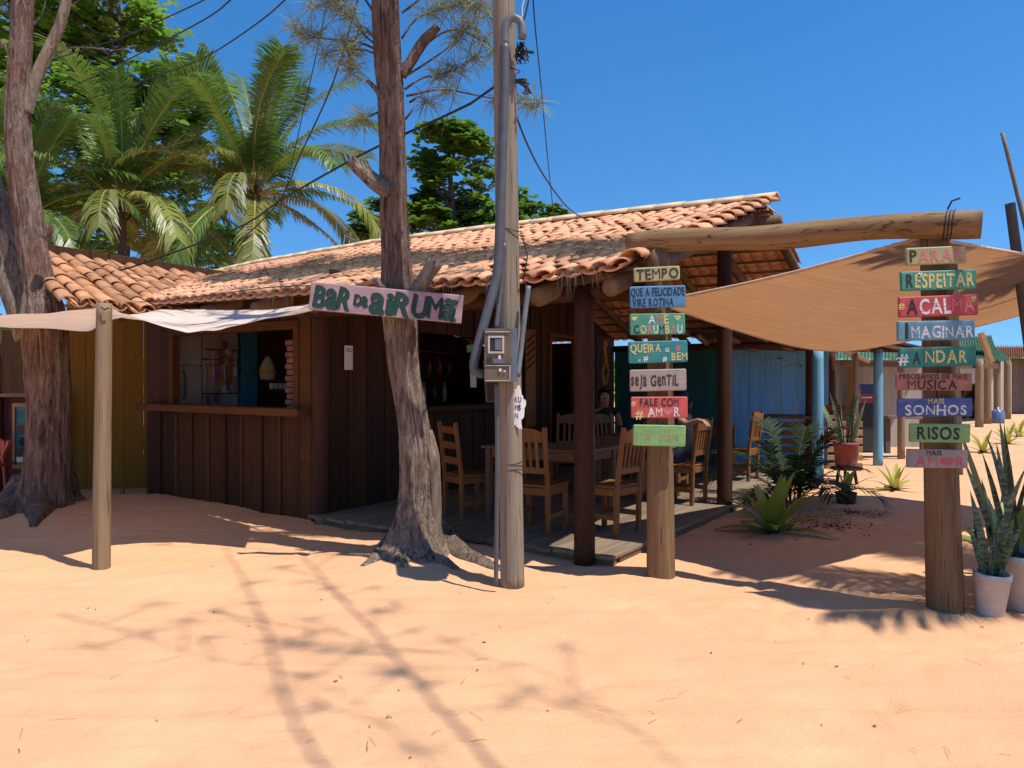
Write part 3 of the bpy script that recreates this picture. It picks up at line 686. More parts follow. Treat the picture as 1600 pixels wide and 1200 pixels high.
# ------------------------------------------------------------------ trunks
def resample(pts, rads, step):
    out = []; ro = []
    # catmull-rom through the points
    P4 = [pts[0] * 2 - pts[1]] + list(pts) + [pts[-1] * 2 - pts[-2]]; R4 = [rads[0]] + list(rads) + [rads[-1]]
    for i in range(1, len(P4) - 2):
        n = max(1, int((P4[i + 1] - P4[i]).length / step))
        for k in range(n):
            t = k / n; a, b, c, d = P4[i - 1:i + 3]; e, f_, g, h = R4[i - 1:i + 3]
            cr = lambda a, b, c, d: .5 * ((2 * b) + (c - a) * t + (2 * a - 5 * b + 4 * c - d) * t * t + (3 * b - a - 3 * c + d) * t ** 3)
            out.append(cr(a, b, c, d)); ro.append(max(.004, cr(e, f_, g, h)))
    out.append(pts[-1]); ro.append(rads[-1]); return out, ro
def trunk(m, pts, rads, n=56, step=.035, amp=.07, fl=.10, seed=0, flare=0):
    ps, rs = resample(pts, rads, step); z0 = ps[0].z
    def fn(s, a, p):
        c, si = math.cos(a), math.sin(a); tw = p.z * .25
        v = 1 + fl * noise.noise(Vector((c * 2.6 + seed, si * 2.6, p.z * .7 + tw)))
        v += amp * noise.noise(Vector((c * 7.5 + seed, si * 7.5, p.z * 1.6)))
        rg = noise.noise(Vector((c * 17, si * 17 + seed, p.z * 2.1))); v += amp * .55 * (1 - abs(rg) * 2)
        v += amp * .35 * noise.noise(Vector((c * 26, si * 26 + seed, p.z * 9)))
        if flare:
            k = max(0, 1 - (p.z - z0) / .55); v += flare * k * k * max(0, noise.noise(Vector((c * 1.9 + seed, si * 1.9, 1))) + .25) * 1.6
        return v
    m.tube(ps, [r * .79 for r in rs], n, True, 0, fn)
M['bark'] = bark("pine_bark", (.075, .047, .035, 1), (.33, .225, .17, 1), (.22, .10, .06, 1), .16)
M['bark_grey'] = bark("grey_pine_bark", (.07, .047, .033, 1), (.40, .31, .235, 1), (.25, .15, .095, 1), .16)
M['deadwood'] = bark("dead_wood", (.20, .15, .105, 1), (.42, .33, .24, 1), (.30, .20, .12, 1), .1)
M['needle'] = leafmat("pine_needle", (.13, .15, .05, 1), (.25, .24, .10, 1), .3, .6)
def needles(m, c, n, l, drop=.4, spread=1.0, mi=0, w=.0026):
    for _ in range(n):
        d = Vector((rnd(-1, 1), rnd(-1, 1), rnd(-.7, .9))).normalized() * spread + Z * -drop * rnd(0, .7)
        d = d.normalized() * l * rnd(.6, 1.15); o = c + d * rnd(0, .12) + Vector((rnd(-.03, .03), rnd(-.03, .03), rnd(-.03, .03)))
        s = d.cross(Vector((rnd(-1, 1), rnd(-1, 1), rnd(-1, 1)))).normalized() * w; mid = o + d * .5 + Z * l * .03; e = o + d - Z * l * drop * .25
        k = len(m.v); m.v += [tuple(o - s), tuple(o + s), tuple(mid + s), tuple(mid - s), tuple(e)]; m.f += [(k, k + 1, k + 2, k + 3), (k + 3, k + 2, k + 4)]; m.m += [mi, mi]
def px_path(lst, d): return [P(x, y, d) for x, y, h in lst], [h * d * S / 1200 for x, y, h in lst]

cb = G(652, 872)
pine = thing("pine_tree", "tall rough barked pine with flared roots in front of the bar terrace", "tree", cb)
DP = 7.0
tp, tr_ = px_path([(652, 885, 84), (650, 862, 64), (649, 830, 47), (649, 780, 33), (650, 730, 30), (649, 690, 29), (643, 645, 27), (633, 590, 27), (628, 545, 28), (625, 505, 30), (621, 465, 31), (619, 425, 27), (617, 370, 25), (615, 290, 24.5), (613, 200, 24), (607, 100, 24), (603, 0, 24), (598, -140, 21), (592, -330, 16), (588, -480, 9)], DP)
pt = one("trunk", [M['bark_grey'], M['bark']], pine, lambda m: trunk(m, tp, tr_, 96, .025, .13, .11, 2.0, .6), True)
for p in pt.data.polygons:
    if p.center.z + cb.z > P(0, 470, DP).z + .1 * noise.noise(p.center * 4): p.material_index = 1
def stub(name, pts, d, parent, mat, seed=0, amp=.08, n=28):
    a, b = px_path(pts, d); return one(name, mat, parent, lambda m: trunk(m, a, b, n, .03, amp, .08, seed), True)
stub("broken_limb", [(612, 300, 16), (590, 288, 15), (568, 270, 13), (548, 252, 11)], DP - .1, pine, M['bark_grey'], 3, .16, 36)
stub("broken_limb", [(640, 470, 15), (655, 448, 15), (668, 428, 14), (680, 410, 15)], DP - .25, pine, M['deadwood'], 5)
stub("dead_bark_slab", [(680, 862, 10), (680, 800, 11), (678, 750, 12), (676, 715, 12), (673, 690, 9), (671, 672, 5)], DP - .02, pine, M['deadwood'], 7, .22, 36)
stub("broken_limb", [(628, 118, 10), (645, 92, 10), (662, 65, 10), (684, 42, 7)], DP, pine, M['bark'], 8)
stub("broken_limb", [(598, 155, 6), (588, 140, 5), (574, 126, 4)], DP - .1, pine, M['bark'], 9)
stub("broken_limb", [(612, 470, 9), (598, 452, 7), (588, 436, 5)], DP - .25, pine, M['bark'], 9)
for k, rt in enumerate([[(670, 840, 22), (695, 862, 19), (722, 878, 13), (752, 886, 10), (778, 893, 6), (800, 899, 2)], [(640, 845, 20), (612, 868, 16), (588, 885, 9), (566, 893, 3)], [(660, 850, 18), (668, 875, 15), (690, 888, 10), (716, 896, 4)], [(648, 855, 18), (640, 882, 12), (628, 896, 4)]]):
    pts = []; rads = []
    for x, y, h in rt:
        q = G(x, max(y, 862)); q.z = max(.0, (P(x, y, DP).z if y < 862 else gz(q.x, q.y) - .005)); pts.append(q); rads.append(1.5 * h * q.y / 1200)
    one("root", M['bark_grey'], pine, lambda m: trunk(m, pts, rads, 22, .03, .12, .12, k * 3.1), True)
twigs = MB(); tn = MB()
def twig(path, d, r0, tufts, jd=.25, nn=75, l=.21):
    ps = [P(x, y, d + rnd(-jd, jd) * i / len(path)) for i, (x, y) in enumerate(path)]
    q, r = resample(ps, [r0 * (1 - .75 * i / (len(ps) - 1)) for i in range(len(ps))], .06); twigs.tube(q, r, 6)
    for k in tufts:
        i = min(len(q) - 1, int(k * (len(q) - 1))); needles(tn, q[i], nn, l)
for pth, tf in (([(600, 78), (575, 60), (545, 25), (533, 12)], (.55, .8, 1)), ([(598, 82), (560, 66), (520, 62), (480, 55), (462, 42)], (.5, .75, .9, 1)), ([(596, 90), (570, 78), (530, 78), (508, 84)], (.7, 1)),
                ([(632, 120), (670, 96), (705, 70), (735, 38), (752, 5)], (.6, .8, 1)), ([(632, 140), (660, 122), (705, 112), (740, 92)], (.4, .55, .7, 1)), ([(635, 150), (690, 140), (750, 150), (800, 160), (838, 162)], (.35, .7, .9, 1)),
                ([(628, 60), (650, 30), (690, 14), (720, 8)], (.5, .7, .9, 1)), ([(592, 175), (575, 182), (560, 190)], (.8, 1)), ([(630, 100), (700, 48), (760, 66), (775, 80)], (.7, .9, 1)), ([(592, 70), (565, 40), (552, 80), (545, 110)], (.6, .9)), ([(640, 160), (655, 150), (668, 160)], (1,)), ([(634, 186), (644, 172), (648, 162)], ()),
                ([(628, 20), (690, -20), (740, 10), (765, 25)], (.6, .8, 1)), ([(590, 30), (560, -10), (515, 5), (490, 10)], (.6, .8, 1)), ([(540, 60), (548, 100), (550, 112)], (1,))):
    twig(pth, DP, .011, tf)
for z0 in range(9):                    # the crown above the picture
    a = z0 * 2.4; o = P(600 - z0 * 2, -100 - z0 * 45, DP); L_ = rnd(.8, 1.5)
    e = o + Vector((math.cos(a), math.sin(a), .35)) * L_; q, r = resample([o, o.lerp(e, .5) + Z * .1, e], [.03, .02, .006], .1); twigs.tube(q, r, 6)
    for k in range(6): needles(tn, o.lerp(e, .4 + .12 * k) + Vector((rnd(-.15, .15), rnd(-.15, .15), rnd(-.1, .15))), 30, .22)
tw_ = twigs.build("branch", M['bark'], pine, True)
tag(tn.build("needle_tufts", M['needle'], pine), kind="stuff")

lb = G(66, 800)
pine2 = thing("pine_tree", "thick forked pine at the left beside the ochre wall", "tree", lb)
D2 = 9.45
a, b = px_path([(66, 822, 74), (66, 800, 62), (70, 770, 50), (73, 730, 43), (75, 680, 39), (76, 620, 39), (74, 570, 41), (71, 520, 43), (67, 485, 40), (61, 450, 30), (53, 400, 27), (43, 330, 26), (31, 250, 24), (28, 170, 22), (33, 60, 20), (37, -40, 19), (42, -220, 14), (46, -400, 8)], D2)
one("trunk", M['bark'], pine2, lambda m: trunk(m, a, [q * .93 for q in b], 88, .03, .12, .11, 11.0, .5), True)
stub("fork_stem", [(52, 530, 30), (40, 485, 32), (24, 440, 30), (10, 390, 26), (-6, 330, 24), (-30, 240, 20), (-60, 100, 15), (-80, -60, 8)], D2 + .2, pine2, M['bark_grey'], 13, .09, 44)
stub("limb", [(42, 175, 10), (52, 135, 11), (66, 100, 11), (84, 62, 10), (98, 25, 9), (110, -30, 8), (125, -120, 5)], D2, pine2, M['deadwood'], 15)
stub("broken_limb", [(68, 372, 9), (76, 362, 8), (80, 352, 6)], D2 - .3, pine2, M['bark'], 17)
stub("limb", [(20, 90, 6), (8, 72, 5), (-6, 60, 5)], D2, pine2, M['bark'], 18)
for k, rt in enumerate([[(48, 770, 30), (24, 800, 24), (2, 815, 14), (-20, 822, 6)], [(90, 765, 26), (112, 788, 15), (130, 797, 6)], [(66, 780, 30), (60, 812, 18), (52, 826, 5)]]):
    pts = []; rads = []
    for x, y, h in rt:
        q = G(x, max(y, 795)); q.z = (P(x, y, D2).z if y < 795 else gz(q.x, q.y)); pts.append(q); rads.append(1.35 * h * q.y / 1200)
    one("root", M['bark'], pine2, lambda m: trunk(m, pts, rads, 22, .04, .12, .12, k * 3.7), True)
tn = MB(); twigs = MB()
for pth, tf in (([(100, 20), (118, 4), (150, -15)], (1,)), ([(60, 105), (110, 75), (180, 78), (215, 70)], ()), ([(30, 40), (10, 20), (-10, 5)], (1,)), ([(52, 40), (66, 20), (72, 0)], ())): twig(pth, D2, .012, tf)
for z0 in range(8):
    a = z0 * 2.4 + 1; o = P(40 + z0, -60 - z0 * 40, D2); e = o + Vector((math.cos(a), math.sin(a), .35)) * rnd(1, 1.8); q, r = resample([o, o.lerp(e, .5) + Z * .1, e], [.03, .02, .006], .1); twigs.tube(q, r, 6)
    for k in range(6): needles(tn, o.lerp(e, .4 + .12 * k) + Vector((rnd(-.15, .15), rnd(-.15, .15), rnd(-.1, .15))), 30, .22)
twigs.build("branch", M['bark'], pine2, True)
tag(tn.build("needle_tufts", M['needle'], pine2), kind="stuff")
# the pine behind the photographer, whose boughs shade the street in front
pine3 = thing("pine_tree", "pine behind the viewer that throws feathery shade on the sand street", "tree", (4.3, -2.4, 0))
one("trunk", M['bark'], pine3, lambda m: trunk(m, [Vector((4.3, -2.4, -.1)), Vector((4.2, -2.3, 4)), Vector((4.05, -2.1, 7.6)), Vector((3.9, -2.0, 11))], [.26, .2, .16, .05], 32, .1, .08, .08, 21), True)
tn = MB(); twigs = MB()
for w0, e, nt_, r0 in ((Vector((2.46, .5, 8.8)), Vector((.65, 4.5, 9.1)), 3, .017), (Vector((3.1, .5, 8.8)), Vector((1.45, 4.1, 9.1)), 12, .020), (Vector((3.6, 1.2, 9.0)), Vector((1.3, 2.6, 9.2)), 10, .006), (Vector((2.6, 1.0, 9.0)), Vector((.35, 2.5, 9.2)), 11, .006)):
    o = Vector((4.05, -2.1, 7.6)); q, r = resample([o, w0, w0.lerp(e, .5) + Vector((.06, 0, .1)), e], [r0, r0 * .75, r0 * .55, .008], .1); twigs.tube(q, r, 6)
    for k in range(nt_):
        s = .55 + .45 * k / nt_; c = q[min(len(q) - 1, int(s * len(q)))] + Vector((rnd(-.5, .5), rnd(-.4, .4), rnd(-.15, .1)))
        twigs.tube([q[min(len(q) - 1, int(s * len(q)) - 3)], c], .006, 5); needles(tn, c, 22, .2, w=.0028)
twigs.build("branch", M['bark'], pine3, True)
tag(tn.build("needle_tufts", M['needle'], pine3), kind="stuff")
# ------------------------------------------------------------------ bar name board on the pine
M['pinkboard'] = boardmat("pink_board", (.40, .25, .26, 1), .35)
e = sign("long pale pink name board with green letters tied across the pine trunk", None, 6.62, (484, 451, 723, 495), [], -5.2, .02, .004, board=M['pinkboard'], name="name_board")
W_ = 239 * 6.62 * S / 1200; H_ = 44 * 6.62 * S / 1200
def word(text, fx0, fx1, fy0, fy1, ink, dx=0, dy=0, yo=.0018, fat=1.0):
    q = MB(); wm = {'M': .74, 'U': .82, 'a': 1.15, 'ã': 1.15, 'i': 1.4}; tot = sum(GL[ch][2] * wm.get(ch, 1) + .08 for ch in text) - .08; sx = (fx1 - fx0) * W_ / tot; X = 0; bh = (fy1 - fy0) * H_
    for i, ch in enumerate(text):
        vs, fs, gw, g0, g1 = GL[ch]; hh = bh / (.54 if ch in 'a' else .72); a = math.radians(-6 + 4 * math.sin(i * 2.1))
        if ch == 'ã': hh = bh / .72
        out = []
        for x, y in vs:
            xx = (x - gw / 2) * sx * fat * wm.get(ch, 1); yy = (y - .36) * hh
            out.append((-W_ / 2 + fx0 * W_ + (X + gw * wm.get(ch, 1) / 2) * sx + xx * math.cos(a) - yy * math.sin(a) + dx, -.01 - yo, -H_ / 2 + fy0 * H_ + (.36 if ch != 'a' else .36) * hh + xx * math.sin(a) + yy * math.cos(a) + dy))
        q.add(out, fs); X += gw * wm.get(ch, 1) + .08
    link("lettering", q.mesh("lettering", INK[ink]), e)
for tx, a0, a1, b0, b1 in (("BaR", .04, .275, .10, .86), ("Da", .30, .385, .27, .66), ("aiRUMã", .41, .97, .06, .86)):
    word(tx, a0, a1, b0, b1, 'k', -.011, .010, .0014, 1.12); word(tx, a0, a1, b0, b1, 'g', 0, 0, .0034, 1.12)
local("wire_tie", M['black'], e, lambda m: m.tube([(.0, .0, H_ / 2), (.03, .1, H_ / 2 + .03), (.07, .0, H_ / 2)], .004, 5))

# ------------------------------------------------------------------ utility pole with meter
pb = G(801, 915)
up = thing("utility_pole", "round grey wooden utility pole with conduit standing on the sand in front of the terrace", "pole", pb)
ptop = P(801 - 12.5 * 1.9, 915 - 915 * 1.72, 6.1)
one("pole", M['pole'], up, lambda m: post(m, pb - Z * .06, ptop, .094 * S, .088 * S, 28, 60, .03, 2.0), True)
DC = 5.93
def pipe(name, pts, r, mat, d=DC, parent=None, n=12):
    q, rr = resample([P(x, y, d + (z if z else 0)) for x, y, z in pts], [r] * len(pts), .03)
    return one(name, mat, parent or up, lambda m: m.tube(q, rr, n), True)
pipe("conduit", [(789, 70, 0), (788, 150, 0), (785, 250, 0), (781, 350, 0), (777, 425, 0), (763, 482, -.03), (747, 540, -.06), (741, 566, -.06), (742, 580, -.06), (750, 584, -.06), (758, 583, -.06)], .034, M['pvc'])
pipe("conduit_bend", [(789, 72, 0), (789, 48, 0), (794, 32, 0), (803, 27, 0), (812, 32, 0), (816, 45, 0), (816, 60, 0)], .030, M['pvclight'])
pipe("thin_conduit", [(788, 380, .02), (785, 430, .02), (779, 480, 0), (775, 514, -.03)], .018, M['pvc'])
pipe("thin_conduit", [(826, 447, .05), (819, 500, .03), (813, 555, 0), (809, 588, -.05)], .019, M['pvclight'])
pipe("ground_pipe", [(776, 598, -.08), (777, 700, -.06), (776, 820, -.04), (775, 916, -.02)], .016, M['pvc'])
for y, dx in ((362, 0), (722, 2), (734, 4), (112, 0)):
    def f(m):
        c = P(799 + (y - 600) * .012, y, 6.1); pts = [c + Vector((math.cos(a) * .092, math.sin(a) * .092 , .012 * math.sin(a * 2 + dx))) for a in [2 * math.pi * i / 16 for i in range(17)]]
        m.tube(pts, .0035, 5, False)
    one("wire_band", M['black'], up, f)
def f(m): m.tube([P(817, 372, 6.0), P(824, 400, 5.98), P(820, 425, 6.0), P(817, 436, 6.05), P(828, 462, 6.05)], .005, 5)
one("loose_wire", M['black'], up, f)
def f(m):
    for k in range(16):
        a = P(812 + rnd(-4, 8), 66, 5.98); c = P(812 + rnd(-10, 12), 84 + rnd(-10, 8), 5.98 + rnd(-.05, .05)); g = P(806 + rnd(-2, 22), 92 + rnd(-6, 10), 6.0 + rnd(-.06, .06))
        m.tube([a, c, g], .0045, 5)
    for k in range(3): m.beam(P(806 + k * 7, 84 - k * 2, 6.0), P(816 + k * 9, 88 - k * 3, 6.0), .02, .02)
    for k in range(5): m.tube([P(806, 125 + k, 6.02), P(818 + k * 2, 128 + rnd(-6, 8), 6.0), P(830 - k * 3, 140 + rnd(-6, 8), 5.98)], .008, 5)
tag(one("cable_joint", M['black'], up, f), kind="stuff")
pipe("drop_wire", [(818, 32, .1), (824, 10, .1), (828, -30, .1), (822, -120, .1)], .006, M['black'], 6.05)
pipe("drop_wire", [(816, 30, .1), (816, 10, .1), (822, -20, .1), (818, -120, .1)], .006, M['white'], 6.05)
mb = thing("electricity_meter", "dusty electricity meter box with clear cover fixed to the utility pole", "meter", P(784, 555, 5.86))
kx = 5.86 * S / 1200
def bx(m, x0, y0, x1, y1, d0, d1):
    c = (P((x0 + x1) / 2, (y0 + y1) / 2, 5.86)); c.y = (d0 + d1) / 2 * S
    m.box(c, ((x1 - x0) * kx, (d1 - d0) * S, (y1 - y0) * kx))
one("case", M['meterbox'], mb, lambda m: (bx(m, 757, 514, 808, 597, 5.80, 5.99)))
one("cover", M['meterbrown'], mb, lambda m: (bx(m, 758, 515, 798, 569, 5.768, 5.799), bx(m, 758, 571, 797, 597, 5.755, 5.799)))
def f(m):
    for a in ((763, 526, 788, 529), (763, 550, 788, 553), (763, 529, 766, 550), (785, 529, 788, 550)): bx(m, *a, 5.758, 5.7675)
    for a in ((759, 519, 796, 520.5), (759, 571, 797, 572.2), (759, 594, 797, 595.5), (796, 572, 797.5, 595)): bx(m, *a, 5.748, 5.7545) if a[1] > 560 else bx(m, *a, 5.76, 5.7675)
one("window_rim", M['meterpale'], mb, f)
one("dial", M['print'], mb, lambda m: (bx(m, 766.2, 529.2, 784.8, 549.8, 5.764, 5.7675), bx(m, 761, 560, 769, 567, 5.762, 5.7675)))
one("dial_plate", M['meterbox'], mb, lambda m: (bx(m, 774, 531, 784, 548, 5.760, 5.7635), bx(m, 771, 561, 786, 568, 5.76, 5.7675)))
one("breaker", M['white'], mb, lambda m: (bx(m, 780, 576, 784, 581, 5.745, 5.7545), bx(m, 779, 556, 783, 562, 5.758, 5.7675), bx(m, 787, 579, 790, 582, 5.745, 5.7545)))
def f(m):
    pts = rrect(.10, .29, .004, 1); out = []
    for i in range(40):
        a = 2 * math.pi * i / 40; r = 1 + .5 * noise.noise(Vector((math.cos(a) * 2.2, math.sin(a) * 2.2, 3))) + .35 * noise.noise(Vector((math.cos(a) * 7, math.sin(a) * 7, 1)))
        out.append((.052 * r * math.cos(a) + .012 * math.sin(a * 3), .15 * r * math.sin(a)))
    c = P(808, 638, 6.1); R = .0885
    ring = [Vector((c.x + R * math.sin(x / R + .05), c.y - R * math.cos(x / R + .05), c.z + y)) for x, y in out]
    inn = [Vector((c.x + R * math.sin(x * .5 / R + .05), c.y - R * math.cos(x * .5 / R + .05), c.z + y * .5)) for x, y in out]
    ce = Vector((c.x + R * math.sin(.05), c.y - R * math.cos(.05), c.z))
    m.add(ring + inn + [ce], [(i, (i + 1) % 40, 40 + (i + 1) % 40, 40 + i) for i in range(40)] + [(40 + i, 40 + (i + 1) % 40, 80) for i in range(40)])
poster = thing("torn_poster", "torn white paper poster stuck low on the utility pole", "poster", P(808, 638, 6.0))
one("paper", M['paper'], poster, f)
for text, z, x0, sc in (("KU", .045, -.022, .060), ("MB", -.012, -.022, .058), ("N", -.07, -.022, .06)):
    def f(m):
        c = P(808, 638, 6.1); R = .0900; X = x0
        for ch in text:
            vs, fs, gw, g0, g1 = GL[ch]
            m.add([Vector((c.x + R * math.sin((X + x * sc * .6) / R + .05), c.y - R * math.cos((X + x * sc * .6) / R + .05), c.z + z + y * sc)) for x, y in vs], fs); X += (gw + .1) * sc * .6
    one("lettering", M['print'], poster, f)

# ------------------------------------------------------------------ cables
def cable(label, pts, r=.007, sm=True):
    ps = [P(x, y, d) for x, y, d in pts]; q, rr = resample(ps, [r] * len(ps), .25)
    o = one("overhead_cable", M['black'], None, lambda m: m.tube(q, rr, 6, False), True); return tag(o, label, "cable", "overhead cables")
cable("thick cable sagging from the utility pole across the pine to the left roof", [(792, 122, 6.15), (735, 162, 6.5), (640, 206, 7.0), (560, 244, 7.5), (440, 312, 8.6), (380, 352, 9.4), (270, 395, 10.4), (180, 424, 11), (75, 437, 11.2)], .011)
cable("cable running steeply down left past the palm from the top of the picture", [(600, -160, 7), (560, -5, 7.6), (520, 130, 8.6), (470, 240, 9.6), (432, 320, 10.6), (350, 400, 11.5)], .008)
cable("thin cable beside the palm, left of the steep one", [(520, -80, 8), (508, 20, 8.6), (468, 200, 10), (448, 290, 11), (430, 350, 12)], .006)
cable("cable slanting down from the top edge above the tall palm", [(520, -90, 8), (445, 0, 9), (390, 45, 9.8), (330, 84, 10.6), (280, 106, 11.4), (120, 160, 13.5), (-40, 200, 15)], .009)
cable("middle cable of the three crossing the leafy tree at top left", [(440, -80, 8), (360, 0, 9), (330, 24, 9.5), (280, 52, 10.2), (190, 98, 11.5), (60, 160, 13), (-40, 200, 14)], .009)
cable("leftmost cable crossing the leafy tree at the top edge", [(400, -50, 8), (330, -6, 9), (255, 30, 10), (180, 62, 11), (60, 100, 12.5), (-40, 130, 13.5)], .008)
cable("thin cable dropping beside the utility pole to the roof ridge", [(832, -120, 6.6), (833, 0, 7), (845, 130, 8.4), (855, 240, 10), (866, 345, 11.8)], .006)
cable("thin cable drooping from the utility pole down to the roof ridge", [(806, 180, 6.1), (825, 228, 7), (850, 275, 8.2), (885, 322, 10), (917, 346, 11.6)], .008)
cable("thin cable behind the pine twigs going to the almond tree", [(755, -40, 8), (745, 40, 9), (710, 150, 12), (690, 210, 16)], .007)
cable("thin wire lying along the bar's eave tiles", [(492, 446, 8.05), (420, 449, 8.4), (330, 461, 8.9), (250, 470, 9.4), (190, 473, 9.8)], .005)

# ------------------------------------------------------------------ shade sails
def sail(name, label, mat, A, B, Cc, D, edge, n=46, sag=0.0, th=.004, wr=.0):
    """A-B and D-C are opposite edges; edges pulled in by 'edge'"""
    def pt(u, v):
        p = A * (1 - u) * (1 - v) + B * u * (1 - v) + Cc * u * v + D * (1 - u) * v; cen = (A + B + Cc + D) / 4
        su, sv_ = math.sin(math.pi * u), math.sin(math.pi * v)
        k = edge * max(su * (1 - 2 * min(v, 1 - v)) ** 2, sv_ * (1 - 2 * min(u, 1 - u)) ** 2)
        p = p + (cen - p) * k; p = p - Z * sag * su * sv_ - Z * .20 * u ** 2 * sv_
        p = p + (cen - p) * .20 * math.exp(-((1 - u) ** 2 + (1 - v) ** 2) / .06)
        return p + Z * wr * noise.noise(Vector((u * 5, v * 5, 1)))
    m = MB()
    for i in range(n + 1):
        for j in range(n + 1): m.v.append(tuple(pt(i / n, j / n)))
    for i in range(n):
        for j in range(n): m.f.append((i * (n + 1) + j, (i + 1) * (n + 1) + j, (i + 1) * (n + 1) + j + 1, i * (n + 1) + j + 1)); m.m.append(0)
    return m, pt
sA = Vector((topB.x - .02, topB.y + .1, 2.66 * S)); sB = P(1022, 472, 7.2); sC = Vector((7.6 * S, 8.7 * S, 2.86 * S)); sD = P(1400, 548, 11.2)
ms, spt = sail("s", "", None, sA, sB, sD, sC, .05, 46, .16)
ss = thing("shade_sail", "brown shade sail stretched from the gateway post to the terrace", "sail", sA)
cl = ms.build("cloth", M['sail_brown'], ss, True)
def f(m):
    for e0 in range(4):
        pts = [spt(*((i / 40, 0), (1, i / 40), (1 - i / 40, 1), (0, 1 - i / 40))[e0]) for i in range(41)]; m.tube(pts, .012, 6, False)
M['hem'] = plain("sunlit_hem", (.62, .42, .27, 1), .9, 20, .2, bs=0)  # hem coloured paler than the cloth to imitate sun catching the edge
one("hem", M['hem'], ss, f, True)
one("corner_rope", M['black'], ss, lambda m: m.tube([sA, sA.lerp(Vector((topB.x, topB.y, 2.6 * S)), 1)], .006, 5))

lp = G(158, 893)
lpost = tag(one("sail_post", M['palepost'], None, lambda m: post(m, lp - Z * .08, P(163, 474, 6.55), .073 * S, .062 * S, 20, 26, .07, 8.0), True), "pale round post holding up the beige awning at the left", "post")
near = [(-90, 502, 7.5), (0, 493, 7.1), (80, 488, 6.8), (150, 481, 6.52), (178, 482, 6.55), (205, 494, 6.75), (250, 509, 7.0), (292, 520, 7.15), (335, 516, 7.2), (380, 506, 7.2), (430, 494, 7.1), (488, 480, 6.9)]
far = [(-90, 522, 10.5), (0, 508, 10.3), (80, 515, 10.2), (140, 518, 10.1), (178, 496, 10.0), (205, 487, 9.9), (250, 483, 9.65), (292, 482, 9.35), (335, 483, 9.05), (380, 484, 8.75), (430, 482, 8.4), (488, 474, 8.0)]
def f(m):
    A_, _ = resample([P(*q) for q in near], [1] * len(near), .10); nA = len(A_)
    Bp = [P(*q) for q in far]; nb = 9
    def at(lst, s):
        s *= len(lst) - 1; i = min(int(s), len(lst) - 2); return lst[i].lerp(lst[i + 1], s - i)
    B_, _ = resample(Bp, [1] * len(Bp), .10)
    N_ = 90
    for i in range(N_ + 1):
        # matching by the control-point index keeps both edges in step
        s = i / N_; a = at([P(*q) for q in near], s); b = at(Bp, s)
        for j in range(nb + 1):
            v = j / nb; p = a.lerp(b, v) - Z * .05 * math.sin(math.pi * v) + Z * .018 * noise.noise(Vector((s * 14, v * 2.5, 5))); m.v.append(tuple(p))
    for i in range(N_):
        for j in range(nb): m.f.append((i * (nb + 1) + j, (i + 1) * (nb + 1) + j, (i + 1) * (nb + 1) + j + 1, i * (nb + 1) + j + 1)); m.m.append(0)
aw = thing("canvas_awning", "beige canvas awning sagging between the pale post and the bar's eave", "awning", P(163, 474, 6.55))
one("cloth", M['sail_beige'], aw, f, True)
one("tie_rope", M['black'], aw, lambda m: (m.tube([P(158, 480, 6.47), P(163, 484, 6.46), P(170, 481, 6.47)], .006, 5), m.tube([P(488, 480, 6.9), P(520, 470, 6.85)], .005, 5)))

# leaning poles at the right edge
tag(one("leaning_pole", M['fence'], None, lambda m: post(m, P(1651, 858, 7.45), P(1578, 318, 7.45), .05, .042, 16, 20, .03, 3), True), "thick grey pole leaning at the right edge behind the gateway", "pole")
tag(one("leaning_pole", M['pole'], None, lambda m: post(m, P(1722, 842, 7.9), P(1566, 207, 7.9), .028, .017, 12, 20, .03, 6), True), "thin pale pole leaning at the right edge, tallest there", "pole")
